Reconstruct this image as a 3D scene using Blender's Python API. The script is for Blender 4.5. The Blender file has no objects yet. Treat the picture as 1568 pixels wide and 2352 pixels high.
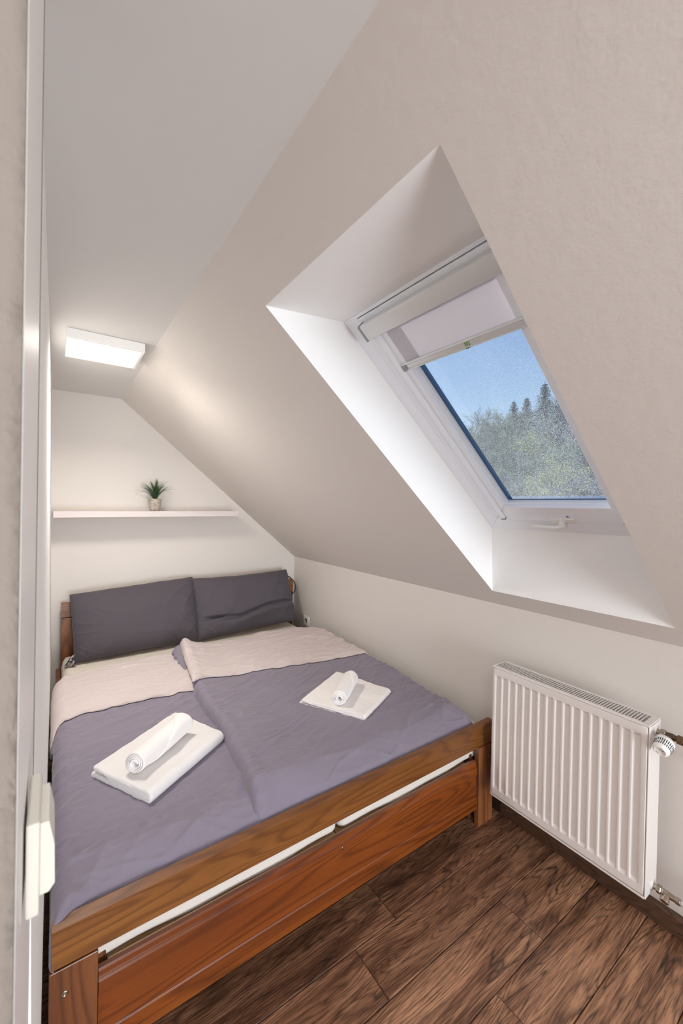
import bpy, bmesh, math, random
import numpy as np
from mathutils import Vector, Matrix

C = bpy.context.scene.collection
SC = bpy.context.scene
PI = math.pi
R = math.radians

# ------------------------------------------------------------------ camera
FPX = 937.08                      # focal length in pixels of the 1568 x 2352 frame
cam_d = bpy.data.cameras.new('camera')
cam_d.sensor_fit = 'VERTICAL'
cam_d.sensor_height = 36.0
cam_d.sensor_width = 24.0
cam_d.lens = FPX / 2352 * 36.0
cam_d.shift_y = -(1176 - 1159.65) / 2352
cam_d.clip_start = 0.02
cam_d.clip_end = 500
cam_d.dof.use_dof = True
cam_d.dof.focus_distance = 2.2
cam_d.dof.aperture_fstop = 7.0
cam = bpy.data.objects.new('camera', cam_d)
C.objects.link(cam)
yaw, roll = R(35.0125), R(0.8475)
fw = Vector((math.sin(yaw), math.cos(yaw), 0))
rt = Vector((math.cos(yaw), -math.sin(yaw), 0))
up = rt.cross(fw)
rt2 = rt * math.cos(roll) + up * math.sin(roll)
up2 = -rt * math.sin(roll) + up * math.cos(roll)
m = Matrix((rt2, up2, -fw)).transposed().to_4x4()
m.translation = Vector((0, 0, 1.4766))
cam.matrix_world = m
SC.camera = cam

# ------------------------------------------------------------------ sky, sun, lights
SUN_AZ, SUN_EL = R(24), R(42)     # azimuth from +Y towards +X
wd = bpy.data.worlds.new('world'); SC.world = wd; wd.use_nodes = True
nt = wd.node_tree; nt.nodes.clear()
sky = nt.nodes.new('ShaderNodeTexSky'); sky.sky_type = 'NISHITA'
sky.sun_disc = False; sky.sun_elevation = SUN_EL; sky.sun_rotation = SUN_AZ
sky.altitude = 600; sky.air_density = 1.4; sky.dust_density = 0.6; sky.ozone_density = 2.5
bg = nt.nodes.new('ShaderNodeBackground'); bg.inputs[1].default_value = 0.085
wo = nt.nodes.new('ShaderNodeOutputWorld')
nt.links.new(sky.outputs[0], bg.inputs[0]); nt.links.new(bg.outputs[0], wo.inputs[0])

sun_d = bpy.data.lights.new('sun', 'SUN'); sun_d.energy = 4.2; sun_d.angle = R(0.6)
sun_d.color = (1.0, 0.96, 0.9)
sun = bpy.data.objects.new('sun', sun_d); C.objects.link(sun)
sdir = Vector((math.sin(SUN_AZ)*math.cos(SUN_EL), math.cos(SUN_AZ)*math.cos(SUN_EL), math.sin(SUN_EL)))
sun.rotation_euler = sdir.to_track_quat('Z', 'Y').to_euler()
sun.location = sdir * 30


def area(name, loc, target, size, energy, color):
    d = bpy.data.lights.new(name, 'AREA'); d.shape = 'RECTANGLE'
    d.size, d.size_y = size; d.energy = energy; d.color = color
    o = bpy.data.objects.new(name, d); C.objects.link(o)
    o.location = loc
    o.rotation_euler = (Vector(loc) - Vector(target)).to_track_quat('Z', 'Y').to_euler()
    return o


# unseen fill lights added behind the camera to brighten the room evenly
area('fill_behind_camera', (0.1, -6.2, 1.35), (0.5, 1.5, 1.5), (2.0, 1.4), 105, (0.86, 0.94, 1.0))
area('fill_upward', (0.7, -2.9, 0.4), (0.5, 0.9, 2.2), (1.4, 1.2), 88, (0.86, 0.93, 1.0))
area('fill_overhead', (0.0, -0.6, 2.2), (0.0, -0.6, 0.0), (0.4, 0.4), 13, (0.92, 0.97, 1.0))

vs = SC.view_settings
vs.view_transform = 'Standard'; vs.look = 'None'; vs.gamma = 1.0
vs.use_curve_mapping = False; vs.exposure = 0.2
SC.cycles.use_denoising = True
SC.cycles.max_bounces = 10; SC.cycles.diffuse_bounces = 7
SC.cycles.transparent_max_bounces = 24
SC.cycles.sample_clamp_indirect = 6
SC.cycles.caustics_reflective = False; SC.cycles.caustics_refractive = False

# ------------------------------------------------------------------ helpers
rng = np.random.default_rng(7)
random.seed(7)


def _hash(ix, iy, seed):
    h = (ix.astype(np.int64) * 374761393 + iy.astype(np.int64) * 668265263 + seed * 974711) & 0xffffffff
    h = ((h ^ (h >> 13)) * 1274126177) & 0xffffffff
    return ((h ^ (h >> 16)) & 0xffff) / 65535.0 * 2 * PI


def perlin(x, y, seed=0):
    x = np.asarray(x, float); y = np.asarray(y, float)
    ix = np.floor(x); iy = np.floor(y); fx = x - ix; fy = y - iy
    u = fx**3 * (fx * (fx * 6 - 15) + 10); v = fy**3 * (fy * (fy * 6 - 15) + 10)

    def g(dx, dy):
        a = _hash(ix + dx, iy + dy, seed)
        return np.cos(a) * (fx - dx) + np.sin(a) * (fy - dy)
    return ((g(0, 0) * (1 - u) + g(1, 0) * u) * (1 - v) + (g(0, 1) * (1 - u) + g(1, 1) * u) * v) * 1.5


def ridge(x, y, ang, fa, fb, seed, p=3):
    """sharp crests running along the direction ang; fa / fb = frequency along / across"""
    a = (x * math.cos(ang) + y * math.sin(ang)) * fa
    b = (-x * math.sin(ang) + y * math.cos(ang)) * fb
    b = b + 0.6 * perlin(a * 1.3, b * 0.5, seed + 5)
    return np.clip(1 - np.abs(perlin(a, b, seed)) * 2.6, 0, 1)**p


def mesh_obj(name, verts, faces, mat, parent=None, smooth=False, mats=None, midx=None):
    me = bpy.data.meshes.new(name)
    vv = [tuple(map(float, v)) for v in verts]
    org = Vector((0, 0, 0))
    if parent is not None:
        p = parent
        while p is not None:
            org += Vector(p.location); p = p.parent
        vv = [(a - org.x, b - org.y, c - org.z) for a, b, c in vv]
    me.from_pydata(vv, [], [tuple(int(i) for i in f) for f in faces])
    if mats:
        for mm in mats: me.materials.append(mm)
        if midx is not None: me.polygons.foreach_set('material_index', list(midx))
    elif mat is not None:
        me.materials.append(mat)
    if smooth:
        me.polygons.foreach_set('use_smooth', [True] * len(me.polygons))
    me.update()
    o = bpy.data.objects.new(name, me); C.objects.link(o)
    if parent is not None: o.parent = parent
    return o


def bm_obj(name, bm, mat, parent=None, smooth=False):
    bmesh.ops.recalc_face_normals(bm, faces=bm.faces[:])
    vs_ = [v.co[:] for v in bm.verts]; bm.verts.index_update()
    fs = [[v.index for v in f.verts] for f in bm.faces]
    bm.free()
    return mesh_obj(name, vs_, fs, mat, parent, smooth)


def add_box(bm, lo, hi, bev=0.0, seg=2, fn=None):
    """box lo..hi; fn maps a local point to the world"""
    r = bmesh.ops.create_cube(bm, size=1.0)
    vs_ = r['verts']
    for v in vs_:
        v.co = Vector([(lo[i] + hi[i]) / 2 + v.co[i] * (hi[i] - lo[i]) for i in range(3)])
    if bev > 0:
        es = list({e for v in vs_ for e in v.link_edges})
        rr = bmesh.ops.bevel(bm, geom=es, offset=bev, segments=seg, profile=0.5, affect='EDGES')
        vs_ = list({v for v in vs_ if v.is_valid} | set(rr['verts']))
    if fn:
        for v in vs_: v.co = Vector(fn(*v.co))
    return vs_


def box(name, lo, hi, mat, parent=None, bev=0.0, seg=2, fn=None, smooth=False):
    bm = bmesh.new(); add_box(bm, lo, hi, bev, seg, fn)
    return bm_obj(name, bm, mat, parent, smooth)


def prism(name, prof, axis, a, b, mat, parent=None, fn=None):
    """extrude a 2-D profile along axis ('x': (y,z), 'y': (x,z)) from a to b"""
    n = len(prof); vs_ = []
    for t in (a, b):
        for p, q in prof:
            v = (t, p, q) if axis == 'x' else ((p, t, q) if axis == 'y' else (p, q, t))
            vs_.append(fn(*v) if fn else v)
    fs = [[i, (i + 1) % n, n + (i + 1) % n, n + i] for i in range(n)] + [list(range(n))[::-1], list(range(n, 2 * n))]
    bm = bmesh.new()
    bv = [bm.verts.new(v) for v in vs_]
    for f in fs: bm.faces.new([bv[i] for i in f])
    return bm_obj(name, bm, mat, parent)


def frame_axes(d):
    d = Vector(d).normalized()
    a = Vector((0, 0, 1)) if abs(d.z) < 0.9 else Vector((1, 0, 0))
    u = d.cross(a).normalized(); v = d.cross(u).normalized()
    return d, u, v


def lathe(bm, org, d, prof, n=24, twist=0.0):
    """prof = [(distance along d, radius)...]"""
    d, u, v = frame_axes(d); org = Vector(org); rings = []
    for h, r in prof:
        if r < 1e-6:
            rings.append([bm.verts.new(org + d * h)]); continue
        rings.append([bm.verts.new(org + d * h + (u * math.cos(2*PI*k/n + twist) + v * math.sin(2*PI*k/n + twist)) * r) for k in range(n)])
    for A, B in zip(rings, rings[1:]):
        for k in range(n):
            k2 = (k + 1) % n
            if len(A) == 1 and len(B) == 1: continue
            if len(A) == 1: bm.faces.new([A[0], B[k], B[k2]])
            elif len(B) == 1: bm.faces.new([A[k], B[0], A[k2]])
            else: bm.faces.new([A[k], B[k], B[k2], A[k2]])
    for Rg, fl in ((rings[0], True), (rings[-1], False)):
        if len(Rg) > 1: bm.faces.new(Rg[::-1] if fl else Rg)


def tube(bm, pts, rad, n=10):
    pts = [Vector(p) for p in pts]; rings = []
    prev = None
    for i, p in enumerate(pts):
        d = (pts[min(i + 1, len(pts) - 1)] - pts[max(i - 1, 0)]).normalized()
        if prev is None: _, u, _ = frame_axes(d)
        else: u = (prev - d * prev.dot(d)).normalized()
        prev = u; v = d.cross(u)
        r = rad[i] if hasattr(rad, '__len__') else rad
        rings.append([bm.verts.new(p + (u * math.cos(2*PI*k/n) + v * math.sin(2*PI*k/n)) * r) for k in range(n)])
    for A, B in zip(rings, rings[1:]):
        for k in range(n): bm.faces.new([A[k], A[(k+1) % n], B[(k+1) % n], B[k]])
    bm.faces.new(rings[0][::-1]); bm.faces.new(rings[-1])


def spline(pts, n=40):
    """Catmull-Rom through pts"""
    P = [Vector(p) for p in pts]; P = [P[0]*2 - P[1]] + P + [P[-1]*2 - P[-2]]; out = []
    seg = len(P) - 3
    for i in range(n + 1):
        t = i / n * seg; k = min(int(t), seg - 1); t -= k
        a, b, c, d = P[k:k+4]
        out.append(0.5 * ((2*b) + (c-a)*t + (2*a-5*b+4*c-d)*t*t + (3*b-a-3*c+d)*t**3))
    return out


def empty(name, loc, label=None, cat=None, group=None, kind=None):
    o = bpy.data.objects.new(name, None); C.objects.link(o); o.location = loc
    o.empty_display_size = 0.05
    return tag(o, label, cat, group, kind)


def tag(o, label=None, cat=None, group=None, kind=None):
    if label: o['label'] = label
    if cat: o['category'] = cat
    if group: o['group'] = group
    if kind: o['kind'] = kind
    return o


def struct(o):
    o['kind'] = 'structure'; return o


# ------------------------------------------------------------------ materials
def srgb(r, g, b):
    f = lambda c: (c/255/12.92) if c/255 <= 0.04045 else ((c/255 + 0.055)/1.055)**2.4
    return (f(r), f(g), f(b), 1.0)


class Mat:
    def __init__(s, name, col=(0.8, 0.8, 0.8, 1), rough=0.5, metal=0.0, **kw):
        s.m = bpy.data.materials.new(name); s.m.use_nodes = True
        s.t = s.m.node_tree; s.b = s.t.nodes['Principled BSDF']
        s.b.inputs['Base Color'].default_value = col
        s.b.inputs['Roughness'].default_value = rough
        s.b.inputs['Metallic'].default_value = metal
        for k, v in kw.items(): s.b.inputs[k.replace('_', ' ')].default_value = v
        s.tc = None

    def n(s, typ, **kw):
        nd = s.t.nodes.new('ShaderNode' + typ)
        for k, v in kw.items():
            if hasattr(nd, k): setattr(nd, k, v)
            else: nd.inputs[k.replace('_', ' ')].default_value = v
        return nd

    def l(s, a, b): s.t.links.new(a, b)

    def coords(s, scale=(1, 1, 1), rnd=False, warp=0.0):
        tc = s.n('TexCoord'); out = tc.outputs['Object']
        if rnd:
            oi = s.n('ObjectInfo'); mu = s.n('VectorMath', operation='MULTIPLY_ADD')
            cb = s.n('CombineXYZ')
            for i, k in enumerate((37.0, 53.0, 71.0)):
                q = s.n('Math', operation='MULTIPLY'); q.inputs[1].default_value = k
                s.l(oi.outputs['Random'], q.inputs[0]); s.l(q.outputs[0], cb.inputs[i])
            mu.inputs[1].default_value = (1, 1, 1)
            s.l(out, mu.inputs[0]); s.l(cb.outputs[0], mu.inputs[2]); out = mu.outputs[0]
        mp = s.n('Mapping'); mp.inputs['Scale'].default_value = scale
        s.l(out, mp.inputs['Vector'])
        return mp.outputs[0]

    def noise(s, vec, scale, detail=3, rough=0.5, dist=0.0):
        nz = s.n('TexNoise'); nz.inputs['Scale'].default_value = scale
        nz.inputs['Detail'].default_value = detail; nz.inputs['Roughness'].default_value = rough
        nz.inputs['Distortion'].default_value = dist
        s.l(vec, nz.inputs['Vector']); return nz.outputs['Fac']

    def ramp(s, fac, stops):
        r = s.n('ValToRGB'); e = r.color_ramp.elements
        while len(e) < len(stops): e.new(0.5)
        for el, (p, c) in zip(e, stops): el.position = p; el.color = c if len(c) == 4 else (*c, 1)
        s.l(fac, r.inputs[0]); return r.outputs[0]

    def math(s, op, a, b=None):
        q = s.n('Math', operation=op)
        for i, v in enumerate((a, b)):
            if v is None: continue
            if isinstance(v, (int, float)): q.inputs[i].default_value = v
            else: s.l(v, q.inputs[i])
        return q.outputs[0]

    def mix(s, fac, a, b, mode='MIX'):
        q = s.n('Mix', data_type='RGBA', blend_type=mode)
        for i, v in ((0, fac), (6, a), (7, b)):
            if isinstance(v, (int, float)): q.inputs[i].default_value = v
            elif isinstance(v, tuple): q.inputs[i].default_value = v
            else: s.l(v, q.inputs[i])
        return q.outputs[2]

    def bump(s, h, strength=0.3, dist=0.01):
        b = s.n('Bump'); b.inputs['Strength'].default_value = strength
        b.inputs['Distance'].default_value = dist
        s.l(h, b.inputs['Height']); s.l(b.outputs[0], s.b.inputs['Normal']); return b

    def color(s, c): s.l(c, s.b.inputs['Base Color'])


def paint(name, col, bumpy=1.0):
    M = Mat(name, col, 0.9)
    v = M.coords()
    big = M.noise(v, 2.2, 2); fine = M.noise(v, 160, 3, 0.6); mid = M.noise(v, 38, 4, 0.55)
    M.color(M.mix(M.math('MULTIPLY', big, 0.10), col, (col[0]*0.86, col[1]*0.84, col[2]*0.82, 1)))
    h = M.math('ADD', M.math('MULTIPLY', fine, 0.35), M.math('MULTIPLY', mid, 1.0))
    M.bump(h, 0.22 * bumpy, 0.004)
    return M.m


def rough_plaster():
    M = Mat('rough_plaster', srgb(134, 124, 115), 0.95)  # wall colour darkened here to counter the strong light on this near face
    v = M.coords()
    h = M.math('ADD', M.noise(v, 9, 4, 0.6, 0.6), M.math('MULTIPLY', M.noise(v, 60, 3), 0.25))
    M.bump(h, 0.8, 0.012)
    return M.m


def wood(name, axis, dark, mid, light, ring=15.0, scale=7.0, rough=0.38, stretch=0.13, fibre=0.5, coat=0.25, bump=0.12):
    M = Mat(name, mid, rough)
    M.b.inputs['Coat Weight'].default_value = coat; M.b.inputs['Coat Roughness'].default_value = 0.25
    sc = [1.0, 1.0, 1.0]; sc[axis] = stretch
    sf = [1.0, 1.0, 1.0]; sf[axis] = 0.035
    v = M.coords(tuple(sc), rnd=True); vf = M.coords(tuple(sf), rnd=True)
    n1 = M.noise(v, scale, 1.5, 0.45, 0.35)
    n1b = M.math('ADD', n1, M.math('MULTIPLY', M.noise(vf, 30, 2), 0.05))
    rg = M.math('FRACT', M.math('MULTIPLY', n1b, ring))
    rgc = M.ramp(rg, [(0.0, (0.15,)*3), (0.25, (0.75,)*3), (0.7, (0.9,)*3), (0.93, (0.25,)*3), (1.0, (0.12,)*3)])
    fb = M.noise(vf, 260, 2, 0.6)
    big = M.noise(v, 3.0, 2)
    knot = M.ramp(M.noise(v, 4.2, 0, 0.5), [(0.0, (1, 1, 1)), (0.20, (1, 1, 1)), (0.27, (0, 0, 0)), (1.0, (0, 0, 0))])
    base = M.ramp(big, [(0.25, dark), (0.5, mid), (0.75, light)])
    c = M.mix(M.math('MULTIPLY', M.math('SUBTRACT', 1.0, rgc), 0.78), base, dark)
    c = M.mix(M.math('MULTIPLY', M.math('ABSOLUTE', M.math('SUBTRACT', fb, 0.5)), fibre * 2.2), c, (dark[0]*0.5, dark[1]*0.5, dark[2]*0.5, 1))
    c = M.mix(M.math('MULTIPLY', knot, 0.55), c, (dark[0]*0.4, dark[1]*0.35, dark[2]*0.3, 1))
    M.color(c)
    M.bump(M.math('ADD', M.math('MULTIPLY', rgc, 0.5), fb), bump, 0.003)
    return M.m


def floor_wood():
    dk, md, lt = srgb(44, 27, 20), srgb(128, 88, 64), srgb(200, 150, 116)
    M = Mat('floor_laminate', md, 0.42)
    v = M.coords((0.13, 1, 1), rnd=True); vf = M.coords((0.05, 1, 1), rnd=True)
    n1 = M.noise(v, 11.0, 1.5, 0.45, 0.5)
    n2 = M.math('ADD', n1, M.math('MULTIPLY', M.noise(vf, 60, 3), 0.06))
    rg = M.math('FRACT', M.math('MULTIPLY', n2, 22.0))
    rgc = M.ramp(rg, [(0.0, (0.0,)*3), (0.22, (0.8,)*3), (0.65, (1,)*3), (0.9, (0.35,)*3), (1.0, (0.0,)*3)])
    base = M.ramp(M.noise(v, 14, 4, 0.65, 0.4), [(0.22, dk), (0.42, md), (0.66, lt)])
    c = M.mix(M.math('MULTIPLY', M.math('SUBTRACT', 1.0, rgc), 0.6), base, dk)
    fb = M.noise(vf, 300, 3, 0.7)
    c = M.mix(M.ramp(fb, [(0.35, (0.65,)*3), (0.5, (0.12,)*3), (0.66, (0.0,)*3)]), c, dk)
    c = M.mix(M.ramp(fb, [(0.55, (0,)*3), (0.75, (0.45,)*3)]), c, lt)
    crack = M.ramp(M.math('ABSOLUTE', M.math('SUBTRACT', M.noise(M.coords((0.10, 1, 1), rnd=True), 9.0, 3, 0.6, 0.3), 0.42)), [(0.0, (1, 1, 1)), (0.006, (0.4,)*3), (0.014, (0, 0, 0))])
    c = M.mix(M.math('MULTIPLY', crack, 0.8), c, srgb(28, 18, 15))
    M.color(c)
    M.bump(M.math('ADD', M.math('MULTIPLY', rgc, 0.6), fb), 0.3, 0.002)
    return M.m


def fabric(name, col, weave=2600, rough=0.85, sheen=0.25, fine=0.15, coarse=0.0):
    M = Mat(name, col, rough); M.b.inputs['Sheen Weight'].default_value = sheen
    M.b.inputs['Sheen Roughness'].default_value = 0.4
    v = M.coords()
    h = M.noise(v, weave / 4, 2, 0.6)
    tint = M.noise(v, 5, 3)
    M.color(M.mix(M.math('MULTIPLY', tint, 0.16), col, (col[0]*0.8, col[1]*0.8, col[2]*0.82, 1)))
    if coarse:
        h = M.math('ADD', h, M.math('MULTIPLY', M.noise(v, 230, 3, 0.7), coarse))
    M.bump(h, fine, 0.002)
    return M.m


M_wall = paint('wall_paint', srgb(217, 211, 205))
M_ceil = paint('ceiling_paint', srgb(216, 214, 211), 0.6)
M_reveal = paint('whitened_wall_paint', srgb(244, 244, 243), 0.8)  # wall paint whitened so the colour itself brightens the window reveals
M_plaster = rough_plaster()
M_jamb = Mat('white_gloss_paint', srgb(236, 234, 232), 0.45).m
bd, bmid, bl = srgb(84, 44, 14), srgb(138, 86, 36), srgb(176, 118, 56)
M_wx = wood('stained_pine_x', 0, bd, bmid, bl)
M_wy = wood('stained_pine_y', 1, bd, bmid, bl)
M_wz = wood('stained_pine_z', 2, srgb(76, 40, 20), srgb(128, 76, 42), srgb(160, 102, 60))
M_front = wood('stained_pine_front', 0, srgb(76, 30, 5), srgb(130, 64, 16), srgb(160, 86, 22), ring=16, scale=6)
M_raw = wood('raw_pine', 0, srgb(170, 130, 90), srgb(206, 170, 130), srgb(226, 196, 160), rough=0.6, coat=0)
M_skirt = wood('skirting_wood', 1, srgb(48, 32, 24), srgb(98, 70, 52), srgb(138, 106, 80), ring=20, scale=18, coat=0, rough=0.5)
M_floor = floor_wood()
M_grout = Mat('dark_gap', srgb(30, 20, 16), 0.9).m
M_duvet = fabric('duvet_grey', srgb(132, 124, 139), sheen=0.3)
M_pillow = fabric('pillow_grey', srgb(79, 73, 80), sheen=0.15)
M_beige = fabric('duvet_beige', srgb(204, 192, 190), sheen=0.15)
M_sheet = fabric('cream_sheet', srgb(228, 220, 206), sheen=0.1)
M_matt = fabric('mattress_cover', srgb(226, 220, 212), weave=900, fine=0.4)
M_terry = fabric('white_terry', srgb(246, 242, 240), weave=2400, fine=0.9, coarse=0.9, sheen=0.4)
M_smooth_towel = fabric('white_towel', srgb(246, 242, 240), weave=2600, fine=0.45, coarse=0.3, sheen=0.3)
M_enamel = Mat('radiator_enamel', srgb(226, 220, 216), 0.28).m
M_dark = Mat('dark_inside', srgb(60, 60, 66), 0.6).m
M_fin = Mat('convector_steel', srgb(176, 178, 186), 0.45, 0.3).m
M_chrome = Mat('worn_nickel', srgb(176, 164, 150), 0.25, 1.0).m
M_brass = Mat('aged_brass', srgb(112, 92, 72), 0.4, 1.0).m
M_plastic = Mat('white_plastic', srgb(238, 236, 233), 0.35).m
M_switch = Mat('ivory_plastic', srgb(206, 201, 190), 0.4).m
M_pvc = Mat('window_white', srgb(242, 246, 252), 0.3).m
M_grey = Mat('grey_plastic', srgb(150, 152, 154), 0.4).m
M_black = Mat('black_rubber', srgb(22, 22, 26), 0.5).m
M_green = Mat('green_mark', srgb(96, 160, 60), 0.6).m
M_gask = Mat('gasket_blue_black', srgb(66, 104, 146), 0.5).m
M_blind = Mat('blind_fabric', srgb(232, 228, 230), 0.8)
_tl = M_blind.n('BsdfTranslucent'); _tl.inputs[0].default_value = (0.92, 0.89, 0.90, 1)
_ms = M_blind.n('MixShader'); _ms.inputs[0].default_value = 0.42
_o = [n for n in M_blind.t.nodes if n.type == 'OUTPUT_MATERIAL'][0]
M_blind.l(M_blind.b.outputs[0], _ms.inputs[1]); M_blind.l(_tl.outputs[0], _ms.inputs[2]); M_blind.l(_ms.outputs[0], _o.inputs[0])
M_blind = M_blind.m
M_bar = Mat('blind_aluminium', srgb(226, 228, 228), 0.35, 0.3).m
M_cass = Mat('blind_cassette', srgb(222, 224, 224), 0.35, 0.15).m

# ------------------------------------------------------------------ room shell
XK, XC, YB, ZK, ZC = 1.79, 0.3764, 3.294, 1.0, 2.21
YF, XW = -6.5, -1.6               # the wall behind the camera, the landing's far wall
SL = (ZC - ZK) / (XK - XC)
zs = lambda x: ZK + (XK - x) * SL
yL, yR = 1.167, 0.472
xB, xT = 1.6949, 0.5213


def quads(name, qs, mat, parent=None):
    vs_, fs = [], []
    for q in qs:
        fs.append(range(len(vs_), len(vs_) + len(q))); vs_ += q
    return mesh_obj(name, vs_, [list(f) for f in fs], mat, parent)


# floor: a sub-floor slab with every laminate plank laid on it
fl = struct(box('floor', (XW, YF, -0.06), (XK + 0.1, YB + 0.1, -0.010), M_grout))
PW = 0.1672
plank_mesh = {}


def plank(x0, x1, y0, y1):
    key = (round(x1 - x0, 3), round(y1 - y0, 3))
    if key not in plank_mesh:
        L, W = x1 - x0, y1 - y0
        g, b = 0.0010, 0.0022
        rings = [(g, -0.010), (g, -b), (g + b, 0.0)]
        vs_ = []
        for e, z in rings: vs_ += [(e, e, z), (L - e, e, z), (L - e, W - e, z), (e, W - e, z)]
        fs = [[8, 9, 10, 11]]
        for r in (0, 4):
            for k in range(4): fs.append([r + k, r + (k+1) % 4, r + 4 + (k+1) % 4, r + 4 + k])
        me = bpy.data.meshes.new('plank'); me.from_pydata(vs_, [], fs); me.materials.append(M_floor)
        plank_mesh[key] = me
    o = bpy.data.objects.new('plank', plank_mesh[key]); C.objects.link(o)
    o.location = (x0, y0, 0); o.parent = fl


joint = {0: 1.385, 1: 0.834, 2: 1.015, -1: 1.1145, -2: 0.62, 3: 0.4, -3: 0.15}
for r in range(-44, 16):
    y0 = 0.7335 + r * PW * 1.0135; y1 = y0 + PW * 1.0135
    if y0 > YB or y1 < YF: continue
    y1 = min(y1, YB); y0 = max(y0, YF)
    j = joint.get(r, (r * 0.517) % 1.2)
    xs = [XW] + [x for x in [j + k * 1.29 for k in range(-4, 4)] if XW + 0.01 < x < XK - 0.01] + [XK]
    for a, b in zip(xs, xs[1:]): plank(a, b, y0, y1)

# walls as slabs (thickness outwards)
struct(box('wall_right', (XK, YF - 0.1, -0.06), (XK + 0.12, YB + 0.1, ZK + 0.0), M_wall))
struct(box('wall_back', (-0.16, YB, -0.06), (XK + 0.1, YB + 0.12, ZC + 0.1), M_wall))
# left wall: slightly out of plumb, as the photo shows
lw_prof = [(-0.13, -0.06), (-0.0145, -0.06), (-0.0145, 0.0), (-0.012, 0.45), (-0.0245, 1.45), (-0.0295, ZC + 0.1), (-0.13, ZC + 0.1)]
struct(prism('wall_left', lw_prof, 'y', 0.62, YB + 0.1, M_reveal))
struct(box('wall_front', (XW - 0.1, YF - 0.12, -0.06), (XK + 0.1, YF, ZC + 0.1), M_wall))
struct(box('wall_landing', (XW - 0.12, YF - 0.1, -0.06), (XW, 0.75, ZC + 0.1), M_wall))
struct(box('ceiling', (XW - 0.1, YF - 0.1, ZC), (XC, YB + 0.1, ZC + 0.1), M_ceil))


# plastered end of the partition, out of focus right beside the lens: a hand-trowelled uneven face
def rough_face():
    n, mz = 60, 240
    vs_, fs = [], []
    for j in range(mz + 1):
        z = -0.06 + (ZC + 0.12) * j / mz
        for i in range(n + 1):
            x = -0.62 + 0.60 * i / n
            y = 0.352 + 0.006 * perlin(x * 16, z * 11, 3) + 0.004 * perlin(x * 30 + z * 8, z * 26, 9) - 0.005 * ridge(np.array(x), np.array(z), 0.25, 6, 9, 4, 6)
            if i == n: y = 0.356
            vs_.append((x, float(y), z))
    for j in range(mz):
        for i in range(n):
            a = j * (n + 1) + i
            fs.append([a, a + 1, a + n + 2, a + n + 1])
    b = len(vs_)
    # body behind the face
    vs_ += [(-0.62, 0.70, -0.06), (-0.02, 0.70, -0.06), (-0.62, 0.70, ZC + 0.06), (-0.02, 0.70, ZC + 0.06)]
    c0, c1, c2, c3 = 0, n, mz * (n + 1), mz * (n + 1) + n
    right = [j * (n + 1) + n for j in range(mz + 1)]
    fs.append(right + [b + 3, b + 1])
    fs.append([b + 0, b + 2, b + 3, b + 1])
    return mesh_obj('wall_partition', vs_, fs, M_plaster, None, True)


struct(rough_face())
struct(box('wall_partition', (XW, 0.40, -0.06), (-0.60, 0.72, ZC + 0.1), M_wall))
# white lining of the opening
struct(box('trim_1', (-0.0300, 0.364, 0.0), (-0.0195, 0.64, ZC), M_jamb, None, 0.0012))

# sloped ceiling with the window opening
slope_root = empty('wall_sloped', (0, 0, 0), kind='structure')
TOPX = XC - 0.02


def sp(x, y): return (x, y, zs(x))


quads('slope_surface', [
    [sp(XK + 0.02, YF - .1), sp(XK + 0.02, yR), sp(TOPX, yR), sp(TOPX, YF - .1)],
    [sp(XK + 0.02, yL), sp(XK + 0.02, YB + .1), sp(TOPX, YB + .1), sp(TOPX, yL)],
    [sp(XK + 0.02, yR), sp(XK + 0.02, yL), sp(xB, yL), sp(xB, yR)],
    [sp(xT, yR), sp(xT, yL), sp(TOPX, yL), sp(TOPX, yR)]], M_wall, slope_root)

TH = R(40.3)
WO = Vector((0.816, 0, 2.114)); WS = Vector((math.cos(TH), 0, -math.sin(TH))); WN = Vector((math.sin(TH), 0, math.cos(TH)))
SLEN = 1.137


def WL(s, y, n):
    p = WO + WS * s + WN * n
    return (p.x, y, p.z)


fT, fB = WL(0, 0, 0.001), WL(SLEN, 0, 0.001)
T0, B0 = sp(xT, 0), sp(xB, 0)
pt = lambda p, y: (p[0], y, p[2])
quads('reveal_panel', [[pt(T0, yL), pt(B0, yL), pt(fB, yL), pt(fT, yL)]], M_reveal, slope_root)
quads('reveal_panel', [[pt(T0, yR), pt(fT, yR), pt(fB, yR), pt(B0, yR)]], M_reveal, slope_root)
quads('reveal_panel', [[pt(T0, yR), pt(T0, yL), pt(fT, yL), pt(fT, yR)]], M_reveal, slope_root)
quads('reveal_panel', [[pt(B0, yR), pt(fB, yR), pt(fB, yL), pt(B0, yL)]], M_reveal, slope_root)
# roof deck outside, closing the loft round the window
ro = lambda s, y: WL(s, y, 0.06)
M_roof = Mat('roof_tile', srgb(120, 70, 55), 0.8).m
quads('roof_deck', [
    [ro(-2.2, YF - .3), ro(2.2, YF - .3), ro(2.2, yR), ro(-2.2, yR)],
    [ro(-2.2, yL), ro(2.2, yL), ro(2.2, YB + .4), ro(-2.2, YB + .4)],
    [ro(-2.2, yR), ro(0, yR), ro(0, yL), ro(-2.2, yL)],
    [ro(SLEN, yR), ro(2.2, yR), ro(2.2, yL), ro(SLEN, yL)]], M_roof, slope_root)

# skirting board
bb = struct(prism('baseboard_right', [(XK, 0), (XK - 0.016, 0), (XK - 0.016, 0.060), (XK - 0.010, 0.072), (XK, 0.073)], 'y', YF, 1.16, M_skirt))
struct(prism('baseboard_right', [(XK, 0), (XK - 0.016, 0), (XK - 0.016, 0.060), (XK - 0.010, 0.072), (XK, 0.073)], 'y', 1.162, YB, M_skirt))

# ------------------------------------------------------------------ roof window
win = empty('window_1', WL(0.57, 0.82, 0.0), kind='structure')
W0, W1 = yR, yL
F = lambda s, y, n: WL(s, y, n)


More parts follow.
